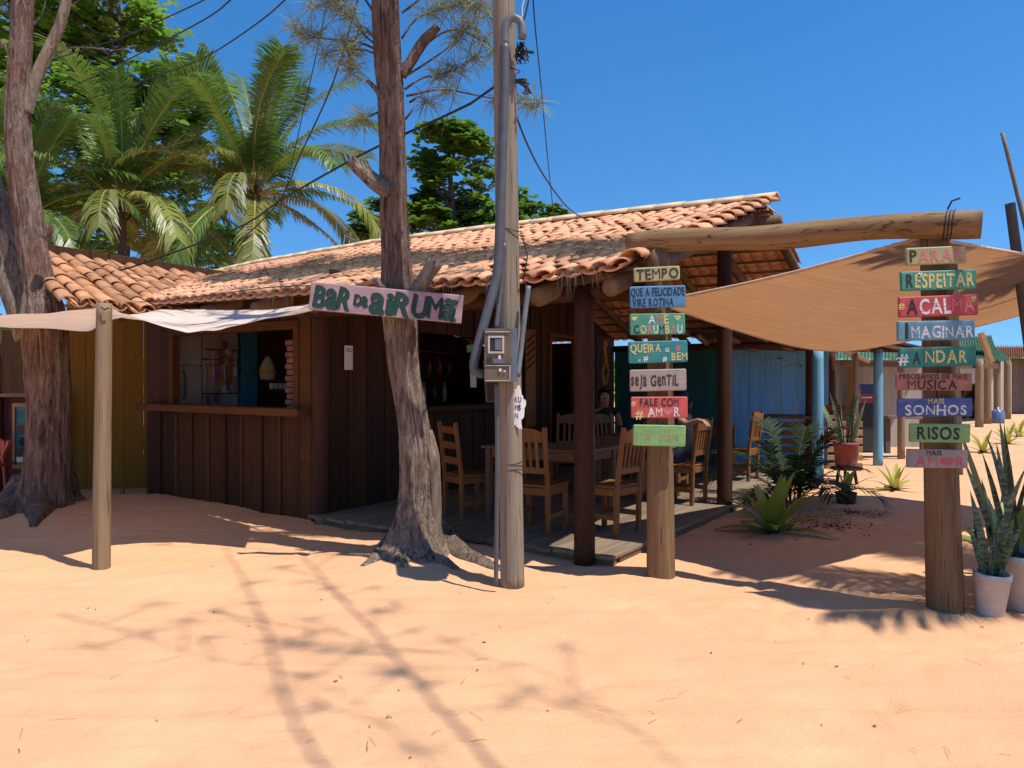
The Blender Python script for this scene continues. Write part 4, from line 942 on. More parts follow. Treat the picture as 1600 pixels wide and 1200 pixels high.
# ------------------------------------------------------------------ furniture
def make_chair(loc, rz, label, slats=True, ladder=False, group="wooden chairs on the terrace", mat=None):
    c = thing("wooden_chair", label, "chair", loc, rz, group); mt = mat or M['chair']
    L_ = lambda n, f: local(n, mt, c, f)
    h = 1.0
    for s in (-1, 1):
        L_("back_post", lambda m: (m.beam((s * .195, -.19, 0), (s * .195, -.20, .47), .045, .045, up=Vector((0, 1, 0))), m.beam((s * .195, -.20, .46), (s * .195, -.27, h), .042, .04, up=Vector((0, 1, 0)))))
        L_("front_leg", lambda m: m.beam((s * .195, .19, 0), (s * .195, .19, .44), .045, .045, up=Vector((0, 1, 0))))
        L_("side_stretcher", lambda m: m.beam((s * .195, -.17, .17), (s * .195, .17, .17), .022, .05))
        L_("side_rail", lambda m: m.beam((s * .195, -.18, .40), (s * .195, .17, .40), .025, .07))
    L_("front_rail", lambda m: m.beam((-.17, .19, .40), (.17, .19, .40), .025, .07))
    L_("rear_rail", lambda m: m.beam((-.17, -.195, .40), (.17, -.195, .40), .025, .07))
    for k in range(4): L_("seat_slat", lambda m: m.beam((-.225, -.155 + k * .105, .452), (.225, -.155 + k * .105, .452), .10, .022))
    if ladder:
        for z, y in ((.60, -.215), (.76, -.237), (.92, -.258)): L_("back_slat", lambda m: m.beam((-.175, y, z), (.175, y, z), .022, .075))
    else:
        def f(m):
            n = 10; vs = []
            for i in range(n + 1):
                x = -.175 + .35 * i / n; ar = .035 * math.sin(math.pi * i / n)
                for y, z in ((-.272, .86), (-.250, .86), (-.262, .955 + ar), (-.284, .955 + ar)): vs.append((x, y, z))
            m.add(vs, [(i * 4 + k, i * 4 + (k + 1) % 4, i * 4 + 4 + (k + 1) % 4, i * 4 + 4 + k) for i in range(n) for k in range(4)] + [(3, 2, 1, 0), (n * 4, n * 4 + 1, n * 4 + 2, n * 4 + 3)])
        L_("top_rail", f)
        L_("lower_rail", lambda m: m.beam((-.175, -.215, .595), (.175, -.215, .595), .022, .06))
        for x in (-.105, -.035, .035, .105): L_("back_slat", lambda m: m.beam((x, -.219, .615), (x, -.258, .87), .034, .014, up=Vector((0, 1, 0))))
    return c
DZ = .091 * S
def FD(t, b): return F(t, b, .092)
FACE = lambda t0, b0, t1, b1: math.atan2((F(t1, b1) - F(t0, b0)).y, (F(t1, b1) - F(t0, b0)).x) - math.pi / 2
def chair_at(t, b, dt, db, label, **k): return make_chair(FD(t, b), FACE(t, b, t + dt, b + db), label, **k)
chair_at(1.62, 1.10, .08, 1, "slatted wooden chair seen from behind, just right of the utility pole")
chair_at(.98, 1.46, 1, .12, "slatted wooden chair between the corner post and the left gateway post")
chair_at(2.72, 1.42, -.45, .9, "tall ladder back wooden chair between the pine trunk and the utility pole", ladder=True)
chair_at(2.85, 4.0, -.35, -1, "wooden chair in the shade left of the corner post, in front of the dark doorway")
chair_at(2.38, 4.35, -1, -.6, "wooden chair in deep shade just right of the corner post")
chair_at(1.05, 3.74, 1, .06, "wooden chair with the seated woman's arm over its back")
chair_at(1.14, 6.48, 1, .05, "empty wooden chair right of the middle terrace post by the blue wall")
chair_at(1.62, 4.62, 0, -1, "wooden chair under the person resting chin on hand")
def make_table(t, b, lt, lb, label, h=.76):
    c = thing("wooden_table", label, "table", FD(t, b), ANG, "wooden tables on the terrace"); lt *= S; lb *= S
    n = 4
    for k in range(n): local("top_plank", M['tablewood'], c, lambda m: m.beam((-lt / 2, -lb / 2 + (k + .5) * lb / n, h - .014), (lt / 2, -lb / 2 + (k + .5) * lb / n, h - .014), lb / n - .004, .028))
    for sx in (-1, 1):
        for sy in (-1, 1): local("leg", M['tablewood'], c, lambda m: m.beam((sx * (lt / 2 - .06), sy * (lb / 2 - .06), 0), (sx * (lt / 2 - .06), sy * (lb / 2 - .06), h - .03), .065, .065, up=Vector((0, 1, 0))))
        local("apron", M['tablewood'], c, lambda m: m.beam((sx * (lt / 2 - .06), -lb / 2 + .1, h - .075), (sx * (lt / 2 - .06), lb / 2 - .1, h - .075), .024, .09))
        local("apron", M['tablewood'], c, lambda m: m.beam((-lt / 2 + .1, sx * (lb / 2 - .06), h - .075), (lt / 2 - .1, sx * (lb / 2 - .06), h - .075), .024, .09))
    return c
make_table(1.85, 1.75, 1.3, .85, "wooden table nearest the street, between the two slatted chairs")
make_table(1.72, 3.85, .95, .85, "wooden table in front of the seated people")
make_table(1.85, 6.5, 1.1, .85, "wooden table behind the middle terrace post near the teal wall")

# ------------------------------------------------------------------ people
def person(label, loc, rz, shirt, pants, joints, extra):
    """joints: dict name -> (x, y, z, r); the figure faces +Y"""
    p = thing("person", label, "person", loc, rz); J = joints
    names = list(J); ix = {n: i for i, n in enumerate(names)}
    ed = [("pelvis", "waist", 's'), ("waist", "chest", 's'), ("chest", "neck", 's'), ("neck", "jaw", 'k'), ("jaw", "head", 'k'), ("head", "crown", 'k'), ("jaw", "nose", 'k')]
    for s in "LR":
        ed += [("chest", "sh" + s, 's'), ("sh" + s, "el" + s, 'k'), ("el" + s, "wr" + s, 'k'), ("wr" + s, "pa" + s, 'k'), ("pelvis", "hip" + s, 'p'), ("hip" + s, "kn" + s, 'p'), ("kn" + s, "an" + s, 'k'), ("an" + s, "to" + s, 'k')]
    vs = [Vector(J[n][:3]) for n in names]; rr = [J[n][3] for n in names]; es = [(ix[a], ix[b]) for a, b, t in ed]; tg = [t for a, b, t in ed]
    for s in "LR":                                     # four fingers and a thumb on each hand
        pa = Vector(J["pa" + s][:3]); wr = Vector(J["wr" + s][:3]); d = (pa - wr).normalized(); sd = d.cross(Vector(extra.get("palm" + s, (0, 0, 1)))).normalized(); nm = sd.cross(d)
        for k in range(5):
            o = (k - 1.5) * .019
            if k < 4: a = pa + sd * o + d * .03; b = a + d * (.033 - abs(k - 1.4) * .003) - nm * .012; c = b + d * .018 - nm * .022
            else: a = wr.lerp(pa, .6) - sd * .035; b = a + d * .03 - sd * .018; c = b + d * .026
            i = len(vs); vs += [a, b, c]; rr += [.0095, .0085, .007]; es += [(ix["pa" + s], i), (i, i + 1), (i + 1, i + 2)]; tg += ['k'] * 3
    me = bpy.data.meshes.new("body"); me.from_pydata(vs, es, []); ob = bpy.data.objects.new("body", me); COL.objects.link(ob)
    md = ob.modifiers.new("skin", 'SKIN'); md.use_smooth_shade = True
    for i, v in enumerate(me.skin_vertices[0].data): v.radius = (rr[i], rr[i]); v.use_root = (i == ix["pelvis"])
    sb = ob.modifiers.new("sub", 'SUBSURF'); sb.levels = 2; sb.render_levels = 2
    bpy.context.view_layer.update(); dg = bpy.context.evaluated_depsgraph_get()
    nm_ = bpy.data.meshes.new_from_object(ob.evaluated_get(dg)); bpy.data.objects.remove(ob)
    nm_.materials.clear()
    for m_ in (M['skin'], shirt, pants): nm_.materials.append(m_)
    segs_ = [(vs[a], vs[b], t) for (a, b), t in zip(es, tg)]
    for pl in nm_.polygons:
        c = pl.center; best = 9; bt = 'k'
        for a, b, t in segs_:
            ab = b - a; q = max(0, min(1, (c - a).dot(ab) / max(1e-9, ab.length_squared))); dd = (a + ab * q - c).length
            if t == 'k' and a == vs[ix["shL"]] or a == vs[ix["shR"]]:
                if q < .38: t = 's'
            if a in (vs[ix["hipL"]], vs[ix["hipR"]]) and q > extra.get("shorts", .8): t = 'k'
            if dd < best: best = dd; bt = t
        pl.material_index = {'k': 0, 's': 1, 'p': 2}[bt]; pl.use_smooth = True
    body = link("body", nm_, p)
    hd = Vector(J["head"][:3]); cr = Vector(J["crown"][:3]); up_ = (cr - hd).normalized(); fw = (Vector(J["nose"][:3]) - Vector(J["jaw"][:3])); fw = (fw - up_ * fw.dot(up_)).normalized(); sd = fw.cross(up_)
    def hair(m):
        n, k = 18, 12; vv = []
        for i in range(k + 1):
            th = math.pi * .62 * i / k
            for j in range(n):
                a = 2 * math.pi * j / n; fwd = math.sin(a)
                lim = th * (1 - .42 * max(0, fwd)); r = .108 + .006 * noise.noise(Vector((i * .8, j * 1.3, 0)))
                dv = sd * math.cos(a) * math.sin(lim) * .9 + fw * (math.sin(a) * math.sin(lim) * 1.05) + up_ * math.cos(lim) * 1.12
                vv.append(hd + up_ * .015 - fw * .012 + dv * r)
        m.add(vv, [(i * n + j, i * n + (j + 1) % n, (i + 1) * n + (j + 1) % n, (i + 1) * n + j) for i in range(k) for j in range(n)])
        if extra.get("bun"): m.tube([hd - fw * .09 + up_ * .02, hd - fw * .14 + up_ * .0, hd - fw * .15 - up_ * .07, hd - fw * .13 - up_ * .16], [.04, .05, .045, .02], 10)
    one_ = MB(); hair(one_); link("hair", one_.mesh("hair", M['hair'], None, True), body)
    for s in (-1, 1):
        q = MB(); c = hd + sd * s * .034 + fw * .083 + up_ * -.002
        q.lathe([(0, .008), (.006, .006), (.0085, 0), (.006, -.006), (0, -.008)], 8, c); link("eye", q.mesh("eye", M['print'], None, True), body)
    q = MB(); c = hd + fw * .082 - up_ * .066; q.tube([c - sd * .022, c + fw * .006, c + sd * .022], .006, 6); link("mouth", q.mesh("mouth", M['mouth'], None, True), body)
    return p
M['mouth'] = plain("lips", (.22, .07, .06, 1), .5, 10, .1, bs=0)
M['shirt_black'] = plain("black_cotton", (.018, .017, .02, 1), .9, 20, .3); M['shirt_dark'] = plain("dark_grey_cotton", (.03, .027, .03, 1), .9, 20, .3)
M['shorts_red'] = plain("red_cotton", (.22, .03, .03, 1), .9, 20, .3); M['denim'] = plain("dark_denim", (.025, .032, .055, 1), .9, 20, .3)
def seated(lean=0.0, head=(0, .05)):
    J = dict(pelvis=(0, -.05, .56, .125), waist=(0, -.06 + lean * .2, .70, .115), chest=(0, -.05 + lean * .6, .93, .125), neck=(0, -.03 + lean, 1.06, .052), jaw=(head[0] * .5, .01 + lean, 1.13, .062), head=(head[0], head[1] + lean - .03, 1.21, .088), crown=(head[0], head[1] + lean - .05, 1.275, .07), nose=(head[0] * .9, .085 + head[1] + lean - .03, 1.175, .018))
    for s, x in (("L", -1), ("R", 1)):
        J.update({"sh" + s: (x * .185, -.05 + lean * .7, 1.00, .058), "el" + s: (x * .24, .06 + lean, .78, .042), "wr" + s: (x * .16, .28 + lean, .82, .028), "pa" + s: (x * .14, .34 + lean, .83, .03),
                  "hip" + s: (x * .10, .02, .54, .095), "kn" + s: (x * .13, .43, .55, .062), "an" + s: (x * .13, .42, .11, .04), "to" + s: (x * .13, .55, .04, .03)})
    return J
J = seated(.12, (.02, .07)); J["elR"] = (.22, .26, .80, .042); J["wrR"] = (.09, .24, 1.03, .028); J["paR"] = (.055, .235, 1.10, .028)
person("person in dark top resting chin on hand beside the middle terrace post", FD(1.62, 4.60), FACE(1.62, 4.6, 1.5, 3.6), M['shirt_dark'], M['shorts_red'], J, dict(shorts=.7))
J = seated(.02, (0, .05)); J["elL"] = (-.28, -.20, .93, .042); J["wrL"] = (-.34, -.36, .99, .028); J["paL"] = (-.36, -.43, .97, .028); J["elR"] = (.27, .10, .80, .042)
J = {k: ((-v[0], v[1], v[2], v[3]) if False else v) for k, v in J.items()}
person("person with black hair stretching an arm over a chair back behind the left gateway post", FD(1.08, 3.74), FACE(1.08, 3.74, 2.1, 3.8), M['shirt_black'], M['denim'], J, dict(bun=True, shorts=1.1))
J = seated(.10, (.0, .06)); J["elR"] = (.30, .18, .92, .042); J["wrR"] = (.16, .36, 1.0, .028); J["paR"] = (.10, .40, 1.04, .028)
person("person in black seated in deep shade below the yellow painting", FD(3.25, 5.9), FACE(3.25, 5.9, 2.6, 5.0), M['shirt_black'], M['denim'], J, dict(shorts=1.1))
chair_at(3.27, 5.95, -.65, -.9, "wooden chair under the person below the yellow painting")

# ------------------------------------------------------------------ inside the bar
fr = thing("refrigerator", "white refrigerator inside the bar window at the left", "refrigerator", F(7.4, 1.02))
vb = lambda n, m_, t0, t1, b0, b1, z0, z1, th, p: vboard(n, m_, t0, t1, b0, b1, z0, z1, th, p)
vb("door", M['shadedwhite'], 7.33, 7.33, .80, 1.165, .15, 1.85, .04, fr); vb("freezer_door", M['shadedwhite'], 7.33, 7.33, .80, 1.165, 1.87, 2.4, .04, fr); vb("case", M['shadedwhite'], 7.55, 7.55, .80, 1.17, .08, 2.4, .36, fr)
one("handle", M['print'], fr, lambda m: m.tube([F(7.29, .86, 1.80), F(7.25, .86, 1.7), F(7.25, .86, 1.45), F(7.29, .86, 1.38)], .008, 6))
cu = thing("cupboard", "pale wall cupboard beside the refrigerator inside the bar window", "cupboard", F(7.4, 1.5))
for b0, b1 in ((1.19, 1.47), (1.48, 1.80)):
    for z0, z1 in ((.1, 1.45), (1.47, 1.95), (1.97, 2.4)): vb("door", M['shadedwhite'], 7.34, 7.34, b0, b1, z0, z1, .025, cu)
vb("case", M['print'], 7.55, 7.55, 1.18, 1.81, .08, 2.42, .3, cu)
rk = thing("utensil_rack", "rack of hanging utensils in front of the pale cupboard", "rack", F(7.2, 1.4, 2.2))
one("rail", M['print'], rk, lambda m: (m.tube([F(7.28, 1.2, 2.1), F(7.28, 1.8, 2.1)], .008, 6), m.tube([F(7.28, 1.2, 1.88), F(7.28, 1.75, 1.88)], .006, 6)))
cols = [plain("utensil_" + n, c, .5, 10, .2, bs=0) for n, c in (("red", (.25, .03, .03, 1)), ("orange", (.35, .14, .03, 1)), ("steel", (.35, .35, .36, 1)), ("violet", (.10, .03, .12, 1)))]
for k in range(11):
    b = 1.22 + .048 * k; zt = 2.08 if k % 3 else 1.86; l = rnd(.2, .45)
    one("utensil", cols[k % 4], rk, lambda m: (m.tube([F(7.26, b, zt), F(7.26, b, zt - l)], .006, 5), m.beam(F(7.26, b, zt - l), F(7.26, b, zt - l - .12), .05, .02, up=U)))
pl_ = thing("turquoise_pillar", "turquoise painted pillar inside the bar window", "pillar", F(7.4, 1.95)); vb("pillar", M['bluepost'] if False else plain("turquoise_paint", (.01, .12, .17, 1), .6, 8, .2), 7.33, 7.33, 1.83, 2.12, .05, 2.5, .1, pl_)
ck = thing("cup_shelf", "dark shelf with a row of white cups inside the bar window", "shelf", F(7.3, 2.4, 1.3))
one("shelf_board", M['wall'], ck, lambda m: (m.beam(F(7.35, 2.14, 1.50), F(7.35, 2.75, 1.50), .3, .03), m.beam(F(7.35, 2.14, 1.85), F(7.35, 2.75, 1.85), .3, .03)))
for k in range(5):
    q = tag(one("white_cup", M['white'], None, lambda m: m.lathe([(0, 0), (.03, 0), (.036, .085), (.033, .085), (.027, .005), (0, .005)], 14, F(7.25, 2.36 + .085 * k, 1.52)), True), "white cup in the row on the dark shelf inside the bar window", "cup", "cups on the bar shelf")
bp = thing("brick_pillar", "narrow brick pillar at the right side of the bar window", "pillar", F(5.08, 1.0))
one("core", M['soil'], bp, lambda m: m.beam(F(5.08, 1.0, 0), F(5.08, 1.0, 2.17), .13, .24, up=U))
brk = plain("dull_brick", (.24, .12, .095, 1), .9, 9, .35)
for k in range(13):
    z = 1.22 + .075 * k
    for s in (0, 1): one("brick", brk, bp, lambda m: m.beam(F(4.955 + .14 * s - .03 * (k % 2), .99, z), F(5.075 + .14 * s - .03 * (k % 2) + .012, .99, z), .17, .058))
hb = thing("hanging_bag", "pale yellow bag hanging beside the turquoise pillar in the bar window", "bag", F(7.1, 2.2, 1.6))
one("bag", plain("bag_cloth", (.42, .36, .24, 1), .8, 10, .2), hb, lambda m: m.lathe([(0, 0), (.10, .01), (.12, .10), (.10, .2), (.05, .30), (.02, .34), (0, .34)], 12, F(7.15, 2.2, 1.66)), True)
one("band", plain("bag_band", (.45, .26, .02, 1), .8, 10, .2), hb, lambda m: m.lathe([(.122, .09), (.124, .14), (.118, .14)], 12, F(7.15, 2.2, 1.66)), True)
one("cord", M['black'], hb, lambda m: m.tube([F(7.15, 2.2, 2.0), F(7.17, 2.2, 2.3)], .004, 5))
for k in range(9):
    cl_ = [(.30, .12, .03, 1), (.22, .03, .03, 1), (.05, .05, .06, 1), (.28, .22, .15, 1)][k % 4]; b_ = 1.40 + .045 * (k % 5); z_ = 2.20 - .13 * (k // 3) - .02 * (k % 3)
    nmk = ("orange", "red", "black", "cream")[k % 4]
    tag(one("packet", plain("packet_" + nmk, cl_, .5, 12, .3, bs=0), None, lambda m: m.beam(F(7.22, b_ - .03, z_), F(7.22, b_ + .03, z_ + .01), .03, .09)), nmk + " packet hanging in front of the pale cupboard in the bar window", "packet", "packets hanging in the bar window")
bs_ = thing("bottle_shelf", "dark shelf of bottles behind the bar counter", "shelf", F(5.3, 3.3, .1))
one("shelf_board", M['wall'], bs_, lambda m: [m.beam(F(5.25, 2.2, z), F(5.25, 4.5, z), .25, .03) for z in (1.3, 1.7, 2.1)] and None)
bm = [plain("bottle_" + n, c, .15, 4, .1, bs=0) for n, c in (("green", (.02, .08, .03, 1)), ("brown", (.10, .04, .015, 1)), ("clear", (.30, .32, .30, 1)), ("red", (.20, .02, .02, 1)))]
for k in range(16):
    z = (1.32, 1.72)[k % 2]; b = 2.3 + .13 * k; 
    o = one("bottle", bm[(k * 7) % 4], None, lambda m: m.lathe([(0, 0), (.036, 0), (.036, .17), (.014, .22), (.014, .29), (0, .29)], 12, F(5.2, b, z)), True)
    tag(o, ("green", "brown", "clear", "red")[(k * 7) % 4] + " bottle standing on the " + ("lower", "upper")[k % 2] + " dark shelf behind the bar counter", "bottle", "bottles behind the bar counter")
# ---- things on the terrace walls
nt_ = thing("wall_notice", "small white paper notice on the dark terrace wall", "notice", F(4.2, 1.35, 1.6))
one("paper", M['paper'], nt_, lambda m: m.beam(F(SW - .05, .98, 1.77), F(SW - .05, .98, 2.06), .002, .13, up=V))
one("print", M['print'], nt_, lambda m: [m.beam(F(SW - .055, .94, z), F(SW - .055, 1.03, z), .002, .008) for z in (2.02, 1.995)] and None)
pf = thing("yellow_painting", "tall painting of a yellow figure on the terrace wall", "painting", F(SW, 7.87, 2.0))
one("panel", plain("painting_ground", (.07, .05, .06, 1), .7, 7, .6), pf, lambda m: m.beam(F(SW - .05, 7.87, 1.50), F(SW - .05, 7.87, 2.53), .02, .58, up=V))
one("figure", plain("painting_yellow", (.42, .22, .015, 1), .7, 12, .5), pf, lambda m: [m.tube(q, r_, 7) for q, r_ in (([F(SW - .07, 7.86, 2.44), F(SW - .07, 7.83, 2.3), F(SW - .07, 7.9, 2.05)], [.06, .04, .05]), ([F(SW - .07, 7.9, 2.05), F(SW - .07, 7.75, 1.85), F(SW - .07, 7.82, 1.58)], .035), ([F(SW - .07, 7.9, 2.05), F(SW - .07, 8.02, 1.85), F(SW - .07, 7.9, 1.58)], .03), ([F(SW - .07, 7.84, 2.25), F(SW - .07, 7.98, 2.4)], .025))] and None)
cb_ = thing("carved_board", "tall orange brown carved board on the terrace wall behind the utility pole", "carving", F(SW, 5.1, .9))
one("board", M['chair'], cb_, lambda m: m.beam(F(SW - .06, 5.11, .9), F(SW - .06, 5.11, 2.5), .03, .28, up=V))
for k in range(5): one("carved_stripe", M['wall'], cb_, lambda m: m.beam(F(SW - .082, 4.98, 1.85 + .11 * k), F(SW - .082, 5.22, 1.98 + .11 * k), .012, .03))
fp = thing("framed_panel", "small framed wooden panel leaning on the bar counter", "frame", F(SW - .1, 4.0, 1.3))
one("panel", M['tablewood'], fp, lambda m: m.beam(F(SW - .08, 4.0, 1.32), F(SW - .03, 4.0, 1.95), .02, .34, up=V))
one("frame", M['pallet'], fp, lambda m: (m.beam(F(SW - .1, 3.80, 1.32), F(SW - .05, 3.80, 1.96), .02, .03, up=V), m.beam(F(SW - .1, 4.2, 1.32), F(SW - .05, 4.2, 1.96), .02, .03, up=V), m.beam(F(SW - .1, 3.8, 1.335), F(SW - .1, 4.2, 1.335), .02, .03)))
tag(one("paper_list", M['paper'], None, lambda m: m.beam(F(SW - .06, 3.52, 1.55), F(SW - .05, 3.52, 1.82), .003, .14, up=V)), "white paper price list pinned by the bar counter opening", "paper")
tag(one("green_card", plain("green_card", (.16, .42, .16, 1), .6, 10, .2, bs=0), None, lambda m: m.beam(F(SW - .1, 3.30, 2.11), F(SW - .1, 3.62, 2.15), .01, .10)), "small bright green card hanging in the bar counter opening", "card")
# ------------------------------------------------------------------ palms
M['frond'] = leafmat("palm_leaf", (.085, .165, .025, 1), (.16, .25, .045, 1), .36, .38, .9)
M['frond_y'] = leafmat("yellowing_palm_leaf", (.17, .20, .035, 1), (.29, .28, .055, 1), .32, .42, .9)
M['rachis'] = plain("palm_rib", (.36, .30, .09, 1), .5, 6, .3, bs=0)
M['palmtrunk'] = bark("palm_trunk", (.11, .085, .065, 1), (.24, .19, .15, 1), (.16, .12, .09, 1), 3.0)
M['fibre'] = plain("palm_fibre", (.13, .075, .04, 1), .9, 20, .5, bs=.6)
def frond_mesh(name, L, e0, droop, nl=62, ll=.62, mats=None, lw=.021, hang=.5, twist=0.0):
    m = MB(); n = 22; pts = []; p = Vector((0, 0, 0)); tg = []
    for i in range(n + 1):
        s = i / n; a = e0 - droop * s ** 1.35; d = Vector((math.cos(a), .10 * twist * s, math.sin(a))); pts.append(p.copy()); tg.append(d.normalized()); p = p + d * (L / n)
    m.tube(pts, [max(.004, .028 * L / 3.3 * (1 - .93 * i / n)) for i in range(n + 1)], 6, True, 1)
    for k in range(nl):
        s = .14 + .86 * (k + .5) / nl; x = s * n; i = min(n - 1, int(x)); o = pts[i].lerp(pts[i + 1], x - i); t = tg[i]
        nrm = t.cross(Vector((0, 1, 0))).normalized() * -1
        if nrm.z < 0 and abs(t.z) < .8: nrm = -nrm
        for sd in (-1, 1):
            l = ll * (math.sin(math.pi * min(1, .10 + .86 * (1 - abs(s - .45) * 1.15))) * .75 + .25) * rnd(.86, 1.1)
            if s > .9: l *= .7
            lat = Vector((0, sd, 0)) * rnd(.8, 1.0) + t * (.45 + .5 * s) + nrm * rnd(.05, .35); lat.normalize()
            d1 = lat; d2 = (lat - Z * hang * rnd(.6, 1.3)).normalized(); d3 = (d2 - Z * hang * .9 * rnd(.5, 1.3)).normalized()
            w = lat.cross(nrm).normalized() * lw * rnd(.8, 1.1)
            a0 = o; a1 = o + d1 * l * .35; a2 = a1 + d2 * l * .38; a3 = a2 + d3 * l * .30
            q = len(m.v); m.v += [tuple(a0 - w * .5), tuple(a0 + w * .5), tuple(a1 + w), tuple(a1 - w), tuple(a2 + w * .75), tuple(a2 - w * .75), tuple(a3)]
            m.f += [(q, q + 1, q + 2, q + 3), (q + 3, q + 2, q + 4, q + 5), (q + 5, q + 4, q + 6)]; m.m += [0, 0, 0]
    return m.mesh(name, mats or [M['frond'], M['rachis']])
FR = []
for e0, dr, hg in ((1.45, .45, .25), (1.25, .9, .35), (1.0, 1.35, .5), (.65, 1.5, .6), (.25, 1.45, .7), (-.25, 1.1, .6)):
    FR.append((frond_mesh("frond", 3.3, e0, dr, 96, .72, lw=.018, hang=hg), frond_mesh("frond", 3.3, e0, dr, 90, .70, lw=.018, mats= [M['frond_y'], M['rachis']], hang=hg + .15)))
def palm(label, crown, base, seed, n=24, sc=1.0, yel=.4, spec=None):
    random.seed(seed); t = thing("coconut_palm", label, "palm", base, 0, None)
    mid = base.lerp(crown, .5) + Vector((rnd(-.2, .2), rnd(-.2, .2), 0))
    q, r = resample([base - Z * .1, mid, crown], [.17, .12, .10], .08)
    one("trunk", M['palmtrunk'], t, lambda m: m.tube(q, [x * (1 + .05 * ((i % 3) == 0)) for i, x in enumerate(r)], 14), True)
    off = Vector(base)
    one("crown_fibre", M['fibre'], t, lambda m: [m.tube([crown + Vector((rnd(-.1, .1), rnd(-.1, .1), -.35)), crown + Vector((rnd(-.2, .2), rnd(-.2, .2), rnd(0, .5)))], [.06, .02], 6) for _ in range(16)] and None, True)
    for k in range(n):
        if spec and k < len(spec): az, lv, y = spec[k]
        else: az = k * 2.39996 + rnd(-.25, .25); lv = min(5, int(6 * (k + rnd(-1.2, 1.2)) / n)) if k > 0 else 0; y = rnd(0, 1) < yel * (lv / 4)
        lv = max(0, lv); me = FR[lv][1 if y else 0]; s = sc * rnd(.88, 1.08) * (.9 if lv == 0 else 1)
        Mx = Matrix.Translation(crown - off + Vector((0, 0, .12))) @ Matrix.Rotation(az, 4, 'Z') @ Matrix.Rotation(rnd(-.35, .35), 4, 'X') @ Matrix.Diagonal((s, s, s, 1))
        link("frond", me, t, Mx)
    return t
palm("tall coconut palm with dark trunk rising behind the middle of the roof", P(398, 312, 20.5), Vector((P(404, 400, 20.5).x, 20.5 * S, 0)), 3, 32, 1.2, .3)
palm("leaning coconut palm left of the tall one, behind the small roof", P(188, 335, 19), Vector((P(215, 400, 19).x, 19 * S, 0)), 9, 28, 1.05, .2)
palm("coconut palm at the far left behind the forked pine", P(30, 360, 18), Vector((P(55, 400, 18).x, 18 * S, 0)), 15, 24, .95, .2)
palm("coconut palm outside the right edge with one frond tip in the picture", Vector((6.5, 3.65, 5.15)), Vector((7.0, 3.3, 0)), 21, 22, .98, .3)
random.seed(77)
# ------------------------------------------------------------------ almond trees
M['almond'] = leafmat("almond_leaf", (.085, .185, .02, 1), (.24, .40, .045, 1), .5, .35, 2.2)
def almond(label, tiers, d, tx, seed, dens=1.0, trunkpx=None):
    random.seed(seed); base = Vector((P(tx, 0, d).x, d * S, 0)); t = thing("almond_tree", label, "tree", base)
    lv = MB(); br = MB(); top = P(tx, min(y for x, y, a, b in tiers), d)
    q, r = resample([base - Z * .1, base.lerp(top, .5) + Vector((.2, .1, 0)), top], [.22, .15, .05], .3); br.tube(q, r, 10)
    for cx, cy, rx, ry in tiers:
        c = P(cx, cy, d); X = rx * d * S / 1200; Y = max(.7, X * .75); Zr = ry * d * S / 1200
        for k in range(max(3, int(rx / 22))):
            a = rnd(0, 6.28); e = c + Vector((math.cos(a) * X * .8, math.sin(a) * Y * .8, 0)); o = q[min(len(q) - 1, max(1, int(len(q) * min(1, (c.z - .5) / top.z))))]
            br.tube([o, o.lerp(e, .5) - Z * .1, e], [.05, .035, .012], 6)
        n = int(dens * 100 * X * Zr * 2.2) + 24
        for _ in range(n):
            u = rnd(0, 6.28); ph = math.acos(rnd(-1, 1)); rr = rnd(.35, 1.0) ** .5
            o = c + Vector((math.cos(u) * math.sin(ph) * X * rr, math.sin(u) * math.sin(ph) * Y * rr, math.cos(ph) * Zr * rr)); o = o + Vector((noise.noise(o * .9), noise.noise(o * .9 + Vector((7, 0, 0))), noise.noise(o * .9 + Vector((0, 7, 0))))) * .55
            if noise.noise(o * .8) < -.2 or noise.noise(o * 2.1) < -.38: continue
            nl = random.randint(6, 9); a0 = rnd(0, 6.28)
            tilt = Vector((rnd(-.5, .5), rnd(-.5, .5), 1)).normalized()
            for k in range(nl):
                a = a0 + 6.28 * k / nl + rnd(-.3, .3); l = rnd(.21, .33); dv = Vector((math.cos(a), math.sin(a), rnd(-.15, .65))); dv = (dv - tilt * 0).normalized()
                s = dv.cross(tilt).normalized() * l * .27; up_ = s.cross(dv).normalized()
                p0 = o + dv * .03; p1 = o + dv * l * .55; p2 = o + dv * l * .9 - Z * l * .08; p3 = o + dv * l - Z * l * .14
                b = len(lv.v); lv.v += [tuple(p0), tuple(p1 + s + up_ * .02), tuple(p1 - s + up_ * .02), tuple(p2 + s * .85), tuple(p2 - s * .85), tuple(p3)]
                lv.f += [(b, b + 1, b + 2), (b + 1, b + 3, b + 4, b + 2), (b + 3, b + 5, b + 4)]; lv.m += [0, 0, 0]
    br.build("trunk", M['palmtrunk'], t, True)
    tag(lv.build("crown", M['almond'], t), "layered crown of broad glossy leaves")
    return t
almond("big broad leaved almond tree behind the palms at top left", [(170, 12, 100, 26), (235, 50, 48, 22), (110, 70, 100, 28), (70, 118, 100, 26), (230, 128, 115, 28), (320, 140, 34, 26), (120, 175, 150, 48), (70, 40, 110, 40), (190, 225, 150, 46), (260, 175, 90, 40), (10, 200, 70, 40), (90, 290, 150, 45), (250, 300, 100, 50), (120, 360, 150, 50), (330, 385, 60, 40), (100, -60, 180, 36), (-30, 60, 90, 40), (280, 190, 60, 26)], 25, 182, 5, 1.05)
